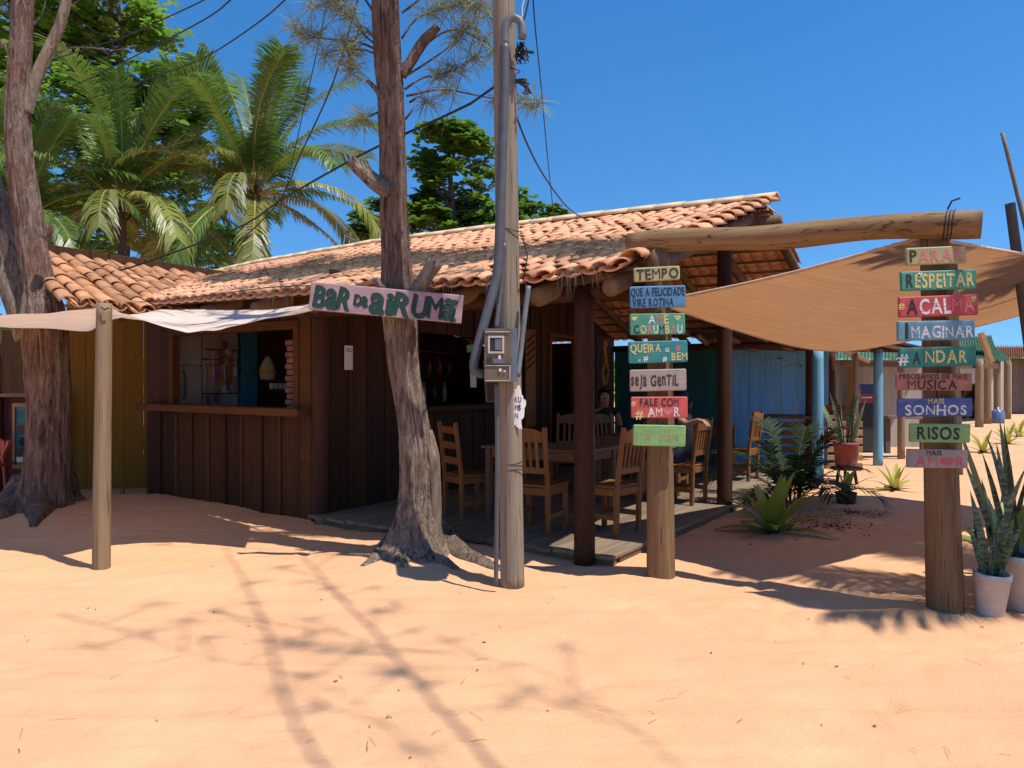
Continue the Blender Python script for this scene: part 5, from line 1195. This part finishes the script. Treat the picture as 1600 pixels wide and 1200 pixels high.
almond("broad leaved almond tree behind the ridge between the pine and the utility pole", [(712, 214, 36, 22), (680, 242, 62, 24), (742, 246, 36, 20), (650, 285, 52, 32), (715, 288, 80, 28), (745, 312, 72, 32), (690, 325, 95, 40), (790, 338, 44, 36), (660, 362, 95, 40), (590, 350, 40, 24), (850, 350, 24, 12), (770, 368, 80, 34)], 24, 700, 6, 1.0)
random.seed(99)

# ------------------------------------------------------------------ bromeliads, sansevierias, potted plants
M['brom'] = leafmat("bromeliad_leaf", (.22, .30, .04, 1), (.34, .40, .06, 1), .28, .4, 3)
M['brom_y'] = leafmat("yellow_bromeliad_leaf", (.32, .32, .05, 1), (.48, .42, .07, 1), .28, .4, 3)
def sansmat():
    m, N, L, pr = newmat("sansevieria_leaf")
    v = coords(N, L, (6, 6, 26)); n = noise_n(N, L, v, 1.0, 4, .6, 1.0)
    c = mixc(N, L, ramp(N, L, n, [(.42, (0, 0, 0, 1)), (.58, (1, 1, 1, 1))]), (.025, .055, .022, 1), (.14, .19, .11, 1))
    L.new(c, pr.inputs['Base Color']); pr.inputs['Roughness'].default_value = .4; return m
M['sans'] = sansmat()
M['sans_y'] = leafmat("pale_sansevieria_leaf", (.16, .19, .08, 1), (.33, .33, .14, 1), .1, .4, 4)
def strap(name, L, w, e0, droop, mat, n=10, vee=.25):
    m = MB(); p = Vector((0, 0, 0))
    for i in range(n + 1):
        s = i / n; a = e0 - droop * s ** 1.5; wd = w * (.75 + .6 * s if s < .4 else (1 - ((s - .4) / .6) ** 2.6)) * .5 + .0015
        nr = Vector((-math.sin(a), 0, math.cos(a)))
        for k in (-1, -.5, 0, .5, 1): m.v.append(tuple(p + Vector((0, k * wd, 0)) + nr * abs(k) * wd * vee * (1.2 - s)))
        p = p + Vector((math.cos(a), 0, math.sin(a))) * L / n
    for i in range(n):
        for k in range(4): m.f.append((i * 5 + k, i * 5 + k + 1, i * 5 + 6 + k, i * 5 + 5 + k)); m.m.append(0)
    return m.mesh(name, mat, None, True)
ST = {}
def straps(key, mat, L, w):
    ST[key] = [strap("leaf", L, w, e, dr, mat) for e, dr in ((1.35, .35), (1.1, .6), (.85, .8), (.55, .9), (.25, .8))]
straps('b', M['brom'], .62, .125); straps('y', M['brom_y'], .42, .075)
def rosette(label, loc, key, n, sc, cat="bromeliad", seed=1, group=None, low=4):
    random.seed(seed); t = thing("bromeliad", label, cat, loc, 0, group)
    for k in range(n):
        lv = min(low, int(5 * k / n)); me = ST[key][lv]; s = sc * rnd(.85, 1.12)
        link("leaf", me, t, Matrix.Rotation(k * 2.4 + rnd(-.2, .2), 4, 'Z') @ Matrix.Translation((.02, 0, 0)) @ Matrix.Diagonal((s, s, s, 1)))
    local("root_clump", M['soil'], t, lambda m: m.lathe([(0, -.04), (.05, -.03), (.07, .02), (.04, .07), (0, .08)], 10), True)
    return t
def GS(px, py): g = G(px, py); g.z = gz(g.x, g.y); return g
rosette("large green bromeliad growing in the shaded sand beside the deck", GS(1208, 832), 'b', 20, .95, seed=2)
rosette("small green bromeliad in a dark pot below the red pot", GS(1322, 782) + Z * .10, 'b', 9, .62, seed=3)
rosette("yellow bromeliad in the sunlit sand left of the right gateway post", GS(1398, 766), 'y', 13, 1.0, seed=4, group="yellow bromeliads in the sand")
rosette("yellow bromeliad in the sun right of the gateway post, lower left of three", GS(1537, 708), 'y', 12, 1.25, seed=5, group="yellow bromeliads in the sand")
rosette("yellow bromeliad in the sun behind the tall pot leaves, middle of three", GS(1574, 694), 'y', 12, 1.3, seed=6, group="yellow bromeliads in the sand")
rosette("yellow bromeliad farthest up the sand at the right edge", GS(1592, 682), 'y', 11, 1.3, seed=7, group="yellow bromeliads in the sand")
rosette("bromeliad with long arching leaves leaning out left of the large white pot", Vector((P(1578, 880, 5.9).x, 5.9 * S, .15)), 'b', 9, 1.15, seed=12)
pot0 = thing("plant_pot", "small dark pot holding the green bromeliad below the red pot", "pot", GS(1322, 786)); local("pot", M['soil'], pot0, lambda m: m.lathe([(0, -.02), (.10, -.02), (.13, .14), (.115, .14), (.09, .02), (0, .02)], 18), True)
def sword(name, L, w, mat, bend=.08, tw=.5):
    m = MB(); n = 9
    for i in range(n + 1):
        s = i / n; wd = w * (.55 + 1.0 * s if s < .45 else 1.0 * (1 - ((s - .45) / .55) ** 2.2)) * .5 + .0012; a = tw * s
        for k in (-1, 0, 1): m.v.append((bend * s * s + math.cos(a) * k * wd, math.sin(a) * k * wd + (abs(k) * .25 * wd), L * s))
    for i in range(n):
        for k in range(2): m.f.append((i * 3 + k, i * 3 + k + 1, i * 3 + 4 + k, i * 3 + 3 + k)); m.m.append(0)
    return m.mesh(name, mat, None, True)
SW_ = [sword("leaf", 1.0, .075, M['sans'], b, t) for b, t in ((.05, .4), (.14, -.5), (.25, .7))] + [sword("leaf", 1.0, .08, M['sans_y'], .1, .5)]
def sansev(label, loc, n, h, spread, rad, seed=1, pale=.2, wsc=.75):
    random.seed(seed); t = thing("snake_plant", label, "snake plant", loc)
    for k in range(n):
        a = k * 2.4 + rnd(-.3, .3); s = h * rnd(.5, 1.05); me = SW_[3] if rnd(0, 1) < pale else SW_[random.randint(0, 2)]; rr = rad * math.sqrt((k + .5) / n)
        link("leaf", me, t, Matrix.Translation((rr * math.cos(a), rr * math.sin(a), 0)) @ Matrix.Rotation(a, 4, 'Z') @ Matrix.Rotation(spread * rnd(.2, 1.1) * (k / n + .2), 4, 'Y') @ Matrix.Rotation(rnd(-.6, .6), 4, 'Z') @ Matrix.Diagonal((wsc, wsc, s, 1)))
    return t
def pot(label, loc, r0, r1, h, mat, rim=.012, tilt=0):
    t = thing("plant_pot", label, "pot", loc, rot=(tilt, tilt * .6, 0))
    local("pot", mat, t, lambda m: m.lathe([(0, -.01), (r0, -.01), (r0 + .004, .01), (r1, h * .86), (r1 + rim, h * .87), (r1 + rim, h), (r1 - .006, h), (r1 - .012, h * .85), (0, h * .84)], 32), True)
    local("soil", M['soil'], t, lambda m: m.lathe([(0, h * .89), (r1 - .012, h * .88)], 24))
    return t
w1 = GS(1546, 962); pot("small tilted white pot beside the right gateway post", w1, .078, .105, .27, M['potwhite'], .004, .06)
sansev("banded snake plant with short leaves in the small white pot", w1 + Z * .22, 9, .42, .45, .07, 3, .1, .5)
sansev("long banded leaf plant leaning right out of the small white pot", w1 + Vector((.05, .03, .20)), 4, .75, .5, .04, 8, .1, .6)
w2 = GS(1612, 958) + Vector((.05, .12, 0)); pot("large white pot cut by the right edge", w2, .17, .22, .36, M['potwhite'])
sansev("tall banded snake plant in the large white pot", w2 + Z * .30, 20, .96, .26, .17, 5, .05, .52)
sansev("second clump of snake plant beside the large white pot", GS(1585, 905) + Vector((0, .1, 0)), 12, .95, .35, .10, 15, .05)
r1_ = GS(1322, 757); stl = thing("plant_stand", "low dark stand under the red pot", "stand", r1_)
local("top", M['wall'], stl, lambda m: m.lathe([(0, .22), (.22, .22), (.22, .25), (0, .25)], 20)); 
for k in range(3): local("leg", M['wall'], stl, lambda m: m.beam((.16 * math.cos(k * 2.1), .16 * math.sin(k * 2.1), -.02), (.12 * math.cos(k * 2.1), .12 * math.sin(k * 2.1), .22), .04, .04))
pot("faded red pot with snake plant on a low stand", r1_ + Z * .26, .145, .17, .36, M['potred'], .01)
sansev("snake plant with pale tips in the red pot", r1_ + Z * .56, 15, .85, .32, .10, 6, .35)
# dark bushy areca palm beside the deck
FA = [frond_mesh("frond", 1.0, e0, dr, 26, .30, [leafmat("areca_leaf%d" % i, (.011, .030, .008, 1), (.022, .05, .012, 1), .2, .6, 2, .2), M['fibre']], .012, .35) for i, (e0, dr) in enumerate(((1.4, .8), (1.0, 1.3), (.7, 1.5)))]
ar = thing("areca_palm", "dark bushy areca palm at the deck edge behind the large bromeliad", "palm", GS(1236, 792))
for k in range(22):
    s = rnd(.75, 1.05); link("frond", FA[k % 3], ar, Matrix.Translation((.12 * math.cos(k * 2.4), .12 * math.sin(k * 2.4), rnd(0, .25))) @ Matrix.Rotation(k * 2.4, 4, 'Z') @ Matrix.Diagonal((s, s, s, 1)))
for k in range(5): local("stem", M['fibre'], ar, lambda m: m.tube([(.1 * math.cos(k * 1.3), .1 * math.sin(k * 1.3), -.03), (.12 * math.cos(k * 1.3), .12 * math.sin(k * 1.3), .4)], .014, 6))
random.seed(123)

# ------------------------------------------------------------------ neighbour at the left
nb = thing("neighbour_shop", "small shop with weathered terracotta roof and ochre and maroon walls at the left", "building", Vector((-6.4 * S, 11.4 * S, 0)))
N1 = Vector((-6.95, 10.65, 3.44)) * S; N2 = Vector((-4.6, 13.1, 3.30)) * S; rd = (N2 - N1).normalized(); ds = Vector((.72, -.69, 0)); ds = (ds - rd * ds.dot(rd)); ds.z = 0; ds.normalize()
dn = (ds * 2.35 - Z * .86).normalized(); ntm = tile_mesh("roof_tile", M['tile_old'], .19, .155, .07, .44); ncm = tile_mesh("roof_channel", M['tile_old'], .17, .19, .055, .44, True)
nroof = one("roof", M['rafter'], nb, lambda m: [m.beam(N1 + dn * (.3 + .5 * k) - Z * .06, N2 + dn * (.3 + .5 * k) - Z * .06, .05, .03) for k in range(5)] and None)
nf = MB(); Lr = (N2 - N1).length; k = 0
while k * .205 < Lr:
    for j in range(7):
        lo = N1 + rd * (k * .205) + dn * (2.45 - j * .34); up_ = -dn; xx = up_.cross(Z).normalized(); nn = xx.cross(up_)
        if nn.z < 0: xx = -xx; nn = xx.cross(up_)
        link("roof_tile", ntm, nroof, Matrix.Translation(-Vector(nb.location)) @ frame(lo + nn * (.03 + rnd(-.006, .012)), xx + up_ * rnd(-.07, .07), up_ - nn * .04))
        put_mesh(nf, ncm, frame(lo + rd * .1025 + nn * .03, xx, up_ - nn * .035))
    k += 1
tag(nf.build("channel_tiles", M['tile_old'], nroof, True), kind="stuff")
one("ridge_board", M['wall'], nroof, lambda m: m.beam(N1 + Z * .10 - dn * .03, N2 + Z * .10 - dn * .03, .05, .11))
def nboard(name, mat, a, b, z0, z1, th=.03, parent=None):
    a = Vector(a); b = Vector(b); d = (b - a).normalized(); mid = (a + b) / 2
    return one(name, mat, parent or nb, lambda m: m.beam(mid + Z * z0, mid + Z * z1, (b - a).length - .004, th, up=Vector((-d.y, d.x, 0)), ch=.004))
def wallrun(name, mat, A, B, z0, z1, w=.25, parent=None):
    A = Vector(A); B = Vector(B); n = max(1, int((B - A).length / w))
    for i in range(n): nboard(name, mat, A.lerp(B, i / n), A.lerp(B, (i + 1) / n), z0, z1 + rnd(-.005, .005), .03, parent)
wallrun("wall_board", M['ochre'], (-6.7 * S, 11.55 * S, 0), (-4.7 * S, 12.2 * S, 0), -.05, 2.72, .24)
wallrun("counter_board", M['maroon'], (-9.2 * S, 10.9 * S, 0), (-6.72 * S, 11.5 * S, 0), -.05, 1.30, .3)
wallrun("back_board", M['wall'], (-9.4 * S, 12.6 * S, 0), (-6.6 * S, 13.2 * S, 0), -.05, 2.4, .4)
one("counter_top", M['palepost'], nb, lambda m: m.beam(Vector((-9.2 * S, 10.82 * S, 1.33)), Vector((-6.74 * S, 11.42 * S, 1.33)), .3, .05))
one("wall_post", M['log'], nb, lambda m: post(m, P(-8, 765, 11.2) - Z * .1, P(-8, 490, 11.2), .08, .08), True)
pw = nboard("purple_panel", plain("purple_paint", (.15, .03, .22, 1), .7, 8, .2), (-6.78 * S, 11.38 * S, 0), (-6.60 * S, 11.42 * S, 0), .25, 1.35, .03)
pst = thing("menu_poster", "wooden framed poster of food bowls on the maroon counter behind the forked pine", "poster", P(36, 680, 10.9))
def pbox(name, mat, x0, y0, x1, y1, d, th=.02):
    c = P((x0 + x1) / 2, (y0 + y1) / 2, d); k = d * S / 1200; return one(name, mat, pst, lambda m: m.box(c, ((x1 - x0) * k, th, (y1 - y0) * k)))
pbox("print", plain("poster_teal", (.03, .20, .20, 1), .5, 5, .5, bs=0), 24, 636, 52, 726, 10.86)
for a in ((20, 630, 56, 636), (20, 726, 56, 732), (20, 636, 24, 726), (52, 636, 56, 726)): pbox("frame", M['pallet'], *a, 10.84, .03)
pbox("print_band", plain("poster_dark", (.04, .05, .03, 1), .5, 5, .5, bs=0), 24, 700, 52, 712, 10.835, .006); pbox("print_band", M['paper'], 26, 714, 50, 722, 10.835, .006)
for x, y, c in ((32, 672, (.10, .04, .03, 1)), (44, 664, (.12, .03, .05, 1)), (46, 680, (.45, .40, .18, 1)), (36, 690, (.05, .03, .03, 1))):
    cc = P(x, y, 10.84); one("bowl_print", plain("poster_bowl", c, .5, 8, .3, bs=0), pst, lambda m: m.tube([cc - Vector((0, .004, 0)), cc], [.055, .06], 16))
tag(one("green_awning", plain("green_cloth", (.16, .50, .10, 1), .8, 10, .2), None, lambda m: m.add([P(-60, 500, 9.9), P(26, 506, 9.9), P(24, 515, 9.8), P(-60, 518, 9.8), P(-60, 498, 10.3), P(26, 505, 10.3)], [(3, 2, 1, 0), (0, 1, 5, 4)])), "scrap of bright green awning at the left edge", "awning")
fc = thing("folding_chair", "orange folding chair cut by the left edge", "chair", GS(-2, 786)); redw = M['redwood'] = plain("orange_red_paint", (.42, .06, .02, 1), .45, 8, .25)
fo = GS(-2, 786)
for s in (0, .38):
    local("leg", redw, fc, lambda m: (m.beam((.10 - s * .9, s * .5, 0), (-.02 - s * .9, s * .5 + .08, .78), .03, .04, up=Vector((0, 1, 0)))))
    local("leg", redw, fc, lambda m: (m.beam((-.32 - s * .9, s * .5, 0), (.02 - s * .9, s * .5 + .03, .48), .03, .04, up=Vector((0, 1, 0)))))
local("seat", redw, fc, lambda m: m.beam((-.45, .1, .46), (.04, .12, .46), .36, .03)); local("backrest", redw, fc, lambda m: (m.beam((.07, .02, .68), (-.28, .26, .70), .03, .16), m.beam((.14, .0, .76), (-.02, .08, .52), .05, .05)))
stk = tag(one("short_stake", M['fence'], None, lambda m: post(m, P(190, 785, 10.6), P(192, 762, 10.6), .03, .028, 8, 4)), "short wooden stake in the shaded sand below the ochre wall", "stake")

# ------------------------------------------------------------------ buildings beyond the terrace
bw = thing("blue_kiosk", "light blue plank kiosk wall with a faint palm mural beyond the terrace", "kiosk", P(1220, 720, 16))
DB = 16
wallrun("wall_board", M['blueboard'], (P(1120, 600, DB).x, DB * S, 0), (P(1294, 600, DB).x, DB * S, 0), -.05, P(0, 546, DB).z, .28, bw)
one("top_rail", M['post_dark'], bw, lambda m: m.beam(P(1110, 540, DB - .2), P(1440, 546, DB - .2), .12, .13))
one("roof_sheet", M['post_dark'], bw, lambda m: m.add([F_ for F_ in (P(1075, 519, 12.9), P(1330, 521, 12.9), P(1445, 545, 16.4), P(1105, 543, 16.4), P(1075, 515, 12.9), P(1330, 517, 12.9), P(1445, 542, 16.4), P(1105, 540, 16.4))], [(3, 2, 1, 0), (4, 5, 6, 7), (0, 1, 5, 4), (1, 2, 6, 5), (2, 3, 7, 6), (3, 0, 4, 7)]))
for k in range(6): one("rafter", M['rafter'], bw, lambda m: m.tube([P(1090 + k * 46, 525, 13.0), P(1120 + k * 62, 549, 16.2)], .045, 8), True)
for px, d in ((1300, 16.6), (1336, 16.5), (1408, 16.4)): one("roof_post", M['post_dark'] if px == 1300 else M['palepost'], bw, lambda m: post(m, P(px, 600 + 1920 / d, d) - Z * .05, P(px, 544, d), .07, .065, 12, 8, .03, px), True)
mu = paintmat("mural_yellow", (.24, .40, .36, 1), .55, (8, 8, 8))
for x, y in ((1212, 560), (1240, 570)):
    def f(m):
        z0 = P(x, y, DB); d0 = DB * S - .022
        for q in range(7):
            a = math.pi * q / 6; e = Vector((z0.x + .28 * math.cos(a), d0, z0.z + .10 * math.sin(a) - .12 * abs(math.cos(a)))); s = Vector((0, 0, .035)); m.add([Vector((z0.x, d0, z0.z)) - s * .3, Vector((z0.x, d0, z0.z)) + s * .3, (Vector((z0.x, d0, z0.z)) + e) / 2 + s * 1.6, e, (Vector((z0.x, d0, z0.z)) + e) / 2 - s * .4], [(0, 1, 2, 3, 4)])
        m.add([(z0.x - .03, d0, z0.z), (z0.x + .03, d0, z0.z), (z0.x + .10, d0, z0.z - 1.2), (z0.x + .03, d0, z0.z - 1.2)], [(0, 1, 2, 3)])
    one("mural_palm", mu, bw, f)
for px, y0, y1, d, mt, lab in ((1278, 758, 545, 12.6, 'bluepost', "blue painted post with white base behind the areca palm"), (1372, 726, 545, 15.1, 'bluepost', "light blue post standing in the sun right of the red pot")):
    tag(one("blue_post", M[mt], None, lambda m: post(m, P(px, y0, d) - Z * .05, P(px, y1, d), .085, .08, 16, 12, .03, px), True), lab, "post")
ws = thing("white_shed", "shed of pale vertical boards under a green corrugated roof beyond the terrace", "shed", P(1370, 700, 19.5))
wallrun("wall_board", M['whiteboard'], (P(1286, 600, 19.5).x, 19.5 * S, 0), (P(1470, 600, 19.5).x, 19.5 * S, 0), -.05, P(0, 562, 19.5).z, .42, ws)
M['green_sheet'] = plain("green_corrugated", (.09, .20, .10, 1), .5, 4, .35, dirt=(.22, .25, .16, 1))
def corr(m, A, B, C_, D_, n=60, amp=.03):
    for i in range(n + 1):
        s = i / n; o = amp * math.cos(i * math.pi / 1.0 * .5 * 2)
        for P_ in (A.lerp(B, s), D_.lerp(C_, s)): m.v.append(tuple(P_ + Z * o))
    for i in range(n): m.f.append((2 * i, 2 * i + 2, 2 * i + 3, 2 * i + 1)); m.m.append(0)
one("corrugated_roof", M['green_sheet'], ws, lambda m: corr(m, P(1288, 560, 17.6), P(1450, 562, 17.6), P(1450, 546, 20.2), P(1288, 543, 20.2)))
one("roof_beam", M['rafter'], ws, lambda m: m.beam(P(1284, 568, 17.8), P(1440, 570, 17.8), .12, .12))
one("brace", M['pallet'], ws, lambda m: m.beam(P(1318, 548, 17.4), P(1358, 566, 17.4), .07, .07))
one("ochre_panel", M['ochre'], ws, lambda m: m.beam(P(1330, 700, 19.3), P(1330, 566, 19.3), .2, .03, up=Vector((0, 1, 0))))
one("wall_post", M['fence'], ws, lambda m: m.beam(P(1320, 705, 19.2), P(1320, 566, 19.2), .11, .1, up=Vector((0, 1, 0))))
ic = thing("drinks_freezer", "blue and red drinks freezer against the pale shed", "freezer", P(1354, 700, 18.3)); kf = 18.3 * S / 1200
def fb(name, mat, x0, y0, x1, y1, th, d=18.3): c = P((x0 + x1) / 2, (y0 + y1) / 2, d); one(name, mat, ic, lambda m: m.box(c, ((x1 - x0) * kf, th, (y1 - y0) * kf)))
fb("lower_case", M['print'], 1338, 630, 1370, 700, .5); fb("red_band", plain("freezer_red", (.30, .015, .02, 1), .4, 6, .2, bs=0), 1338, 615, 1370, 629.5, .5); fb("lid", plain("freezer_blue", (.01, .02, .10, 1), .4, 6, .2, bs=0), 1338, 600, 1370, 614.5, .5)
fb("white_stripe", M['white'], 1347, 620, 1362, 622, .02, 17.98)
tb = thing("log_bench", "rough log bench in front of the pale shed", "bench", P(1405, 705, 16.8))
for x in (1386, 1442): one("leg", M['fence'], tb, lambda m: m.beam(P(x, 708, 16.8), P(x, 652, 16.8), .1, .1, up=Vector((0, 1, 0))))
one("top", M['fence'], tb, lambda m: m.beam(P(1380, 651, 16.8), P(1448, 653, 16.8), .35, .05))
pt_ = thing("pallet_table", "table of stacked pallets behind the red pot", "table", P(1290, 735, 13.3))
for k in range(6):
    one("pallet_board", M['pallet'], pt_, lambda m: m.beam(P(1292, 728 - k * 13, 13.3), P(1347, 728 - k * 13, 13.2), .08, .09)); one("pallet_board", M['pallet'], pt_, lambda m: m.beam(P(1196, 728 - k * 13, 14.4), P(1290, 728 - k * 13, 13.4), .03, .09))
one("table_top", M['tablewood'], pt_, lambda m: m.beam(P(1194, 650, 14.2), P(1300, 652, 13.6), .7, .05))
sc_ = make_chair(P(1300, 716, 15.2), 2.6, "wooden chair beside the blue kiosk wall behind the snake plant", group="wooden chairs beyond the terrace")
sh = thing("open_shed", "open shed of round posts with green corrugated roof at the far right", "shed", P(1530, 665, 29))
for px, by, d in ((1494, 657, 29.5), (1530, 665, 28.5), (1543, 658, 31), (1558, 652, 33), (1574, 650, 35)): one("shed_post", M['palepost'], sh, lambda m: post(m, P(px, 600 + 1920 / d, d), P(px, 561, d), .13, .12, 12, 8, .03, px), True)
one("corrugated_roof", M['green_sheet'], sh, lambda m: (corr(m, P(1440, 565, 27.5), P(1578, 563, 33), P(1560, 546, 36), P(1440, 545, 31), 50, .05)))
one("upper_roof", M['green_sheet'], sh, lambda m: corr(m, P(1470, 548, 31), P(1556, 548, 33), P(1548, 524, 36), P(1470, 530, 34), 40, .05))
one("roof_beam", M['rafter'], sh, lambda m: m.beam(P(1440, 570, 28), P(1556, 572, 29), .18, .18)); one("brace", M['pallet'], sh, lambda m: m.beam(P(1532, 520, 26), P(1549, 566, 26), .16, .14))
wallrun("wall_board", M['whiteboard'], (P(1545, 600, 34).x, 34 * S, 0), (P(1580, 600, 37).x, 37 * S, 0), -.05, P(0, 563, 34).z, .5, sh)
wallrun("back_board", M['wall'], (P(1440, 600, 36).x, 36 * S, 0), (P(1535, 600, 36).x, 36 * S, 0), -.05, 2.2, .6, sh)
tag(one("white_banner", plain("pale_panel", (.55, .58, .58, 1), .6, 4, .2), None, lambda m: m.box(P(1507, 585, 34), (1.1, .1, .75))), "white banner hanging in the open shed at the far right", "banner")
fe = thing("plank_fence", "dark grey plank fence at the far right edge under a low tiled roof", "fence", P(1600, 645, 42))
wallrun("fence_board", M['fence'], (P(1576, 600, 41).x, 41 * S, 0), (P(1720, 600, 41).x, 41 * S, 0), -.05, P(0, 560, 41).z, .5, fe)
one("tiled_roof", M['tile_old'], fe, lambda m: corr(m, P(1552, 560, 40), P(1720, 560, 40), P(1720, 541, 46), P(1552, 541, 46), 120, .09))
tag(one("water_jug", plain("blue_jug", (.12, .16, .26, 1), .25, 6, .2, bs=0), None, lambda m: m.lathe([(0, 0), (.22, 0), (.23, .05), (.23, .42), (.15, .5), (.06, .54), (.06, .6), (0, .6)], 18, P(1559, 600 + 1920 / 31.5, 31.5)), True), "blue water jug standing by the far shed posts", "jug")
# distant greenery closing the horizon
hg = MB(); random.seed(31)
for k in range(9000):
    x = rnd(-70, 90); y = rnd(62, 74); hgt = 3.4 + 1.6 * noise.noise(Vector((x * .12, 0, 0))) + .8 * noise.noise(Vector((x * .5, 3, 0)))
    o = Vector((x, y, rnd(0, max(.6, hgt)))); d = Vector((rnd(-1, 1), rnd(-1, 1), rnd(-.4, 1))).normalized() * rnd(.35, .7); s = d.cross(Vector((rnd(-1, 1), rnd(-1, 1), 1))).normalized() * .3
    q = len(hg.v); hg.v += [tuple(o - d), tuple(o + s), tuple(o + d), tuple(o - s)]; hg.f.append((q, q + 1, q + 2, q + 3)); hg.m.append(0)
tag(hg.build("distant_scrub", M['almond']), "low belt of distant green scrub behind the buildings", "scrub", kind="stuff")
# fallen bits on the sand
lt = MB(); random.seed(41)
for k in range(170):
    d = 3.0 + 7 * rnd(0, 1) ** 1.3; x = rnd(-.72, .72) * d; o = Vector((x, d, gz(x, d) + .004)); a = rnd(0, 6.28); r = rnd(0, 1)
    if r < .8: l = rnd(.015, .06); w_ = rnd(.0008, .0016)
    else: l = rnd(.006, .013); w_ = l * rnd(.3, .6)
    dv = Vector((math.cos(a), math.sin(a), 0)) * l; s = Vector((-dv.y, dv.x, 0)).normalized() * w_; bend = s * rnd(-2, 2); q = len(lt.v)
    top = Z * rnd(.003, .008); lt.v += [tuple(o - dv - s), tuple(o - dv + s), tuple(o + s + bend + top), tuple(o - s + bend + top), tuple(o + dv + s), tuple(o + dv - s)]; lt.f += [(q, q + 1, q + 2, q + 3), (q + 3, q + 2, q + 4, q + 5)]; mi = random.choice((0, 0, 1)); lt.m += [mi, mi]
for k in range(900):                      # dark leaf mulch in the shade beside the deck
    c = random.choice((GS(1265, 812), GS(1300, 822), GS(1240, 826), GS(1330, 800))); a = rnd(0, 6.28); r = abs(random.gauss(0, .33)); x = c.x + r * math.cos(a); y = c.y + r * math.sin(a) * .8; l = rnd(.006, .022); a = rnd(0, 6.28)
    o = Vector((x, y, gz(x, y) + .004)); dv = Vector((math.cos(a), math.sin(a), rnd(-.1, .3))) * l; s = Vector((-dv.y, dv.x, rnd(-.005, .005))) * rnd(.3, .7); q = len(lt.v)
    lt.v += [tuple(o - dv), tuple(o + s), tuple(o + dv + Z * .004), tuple(o - s)]; lt.f.append((q, q + 1, q + 2, q + 3)); lt.m.append(2)
tag(lt.build("fallen_twigs", [M['needle_dry'], M['fibre'], M['soil']]), "dry needles and bits of bark scattered on the sand", "litter", kind="stuff")
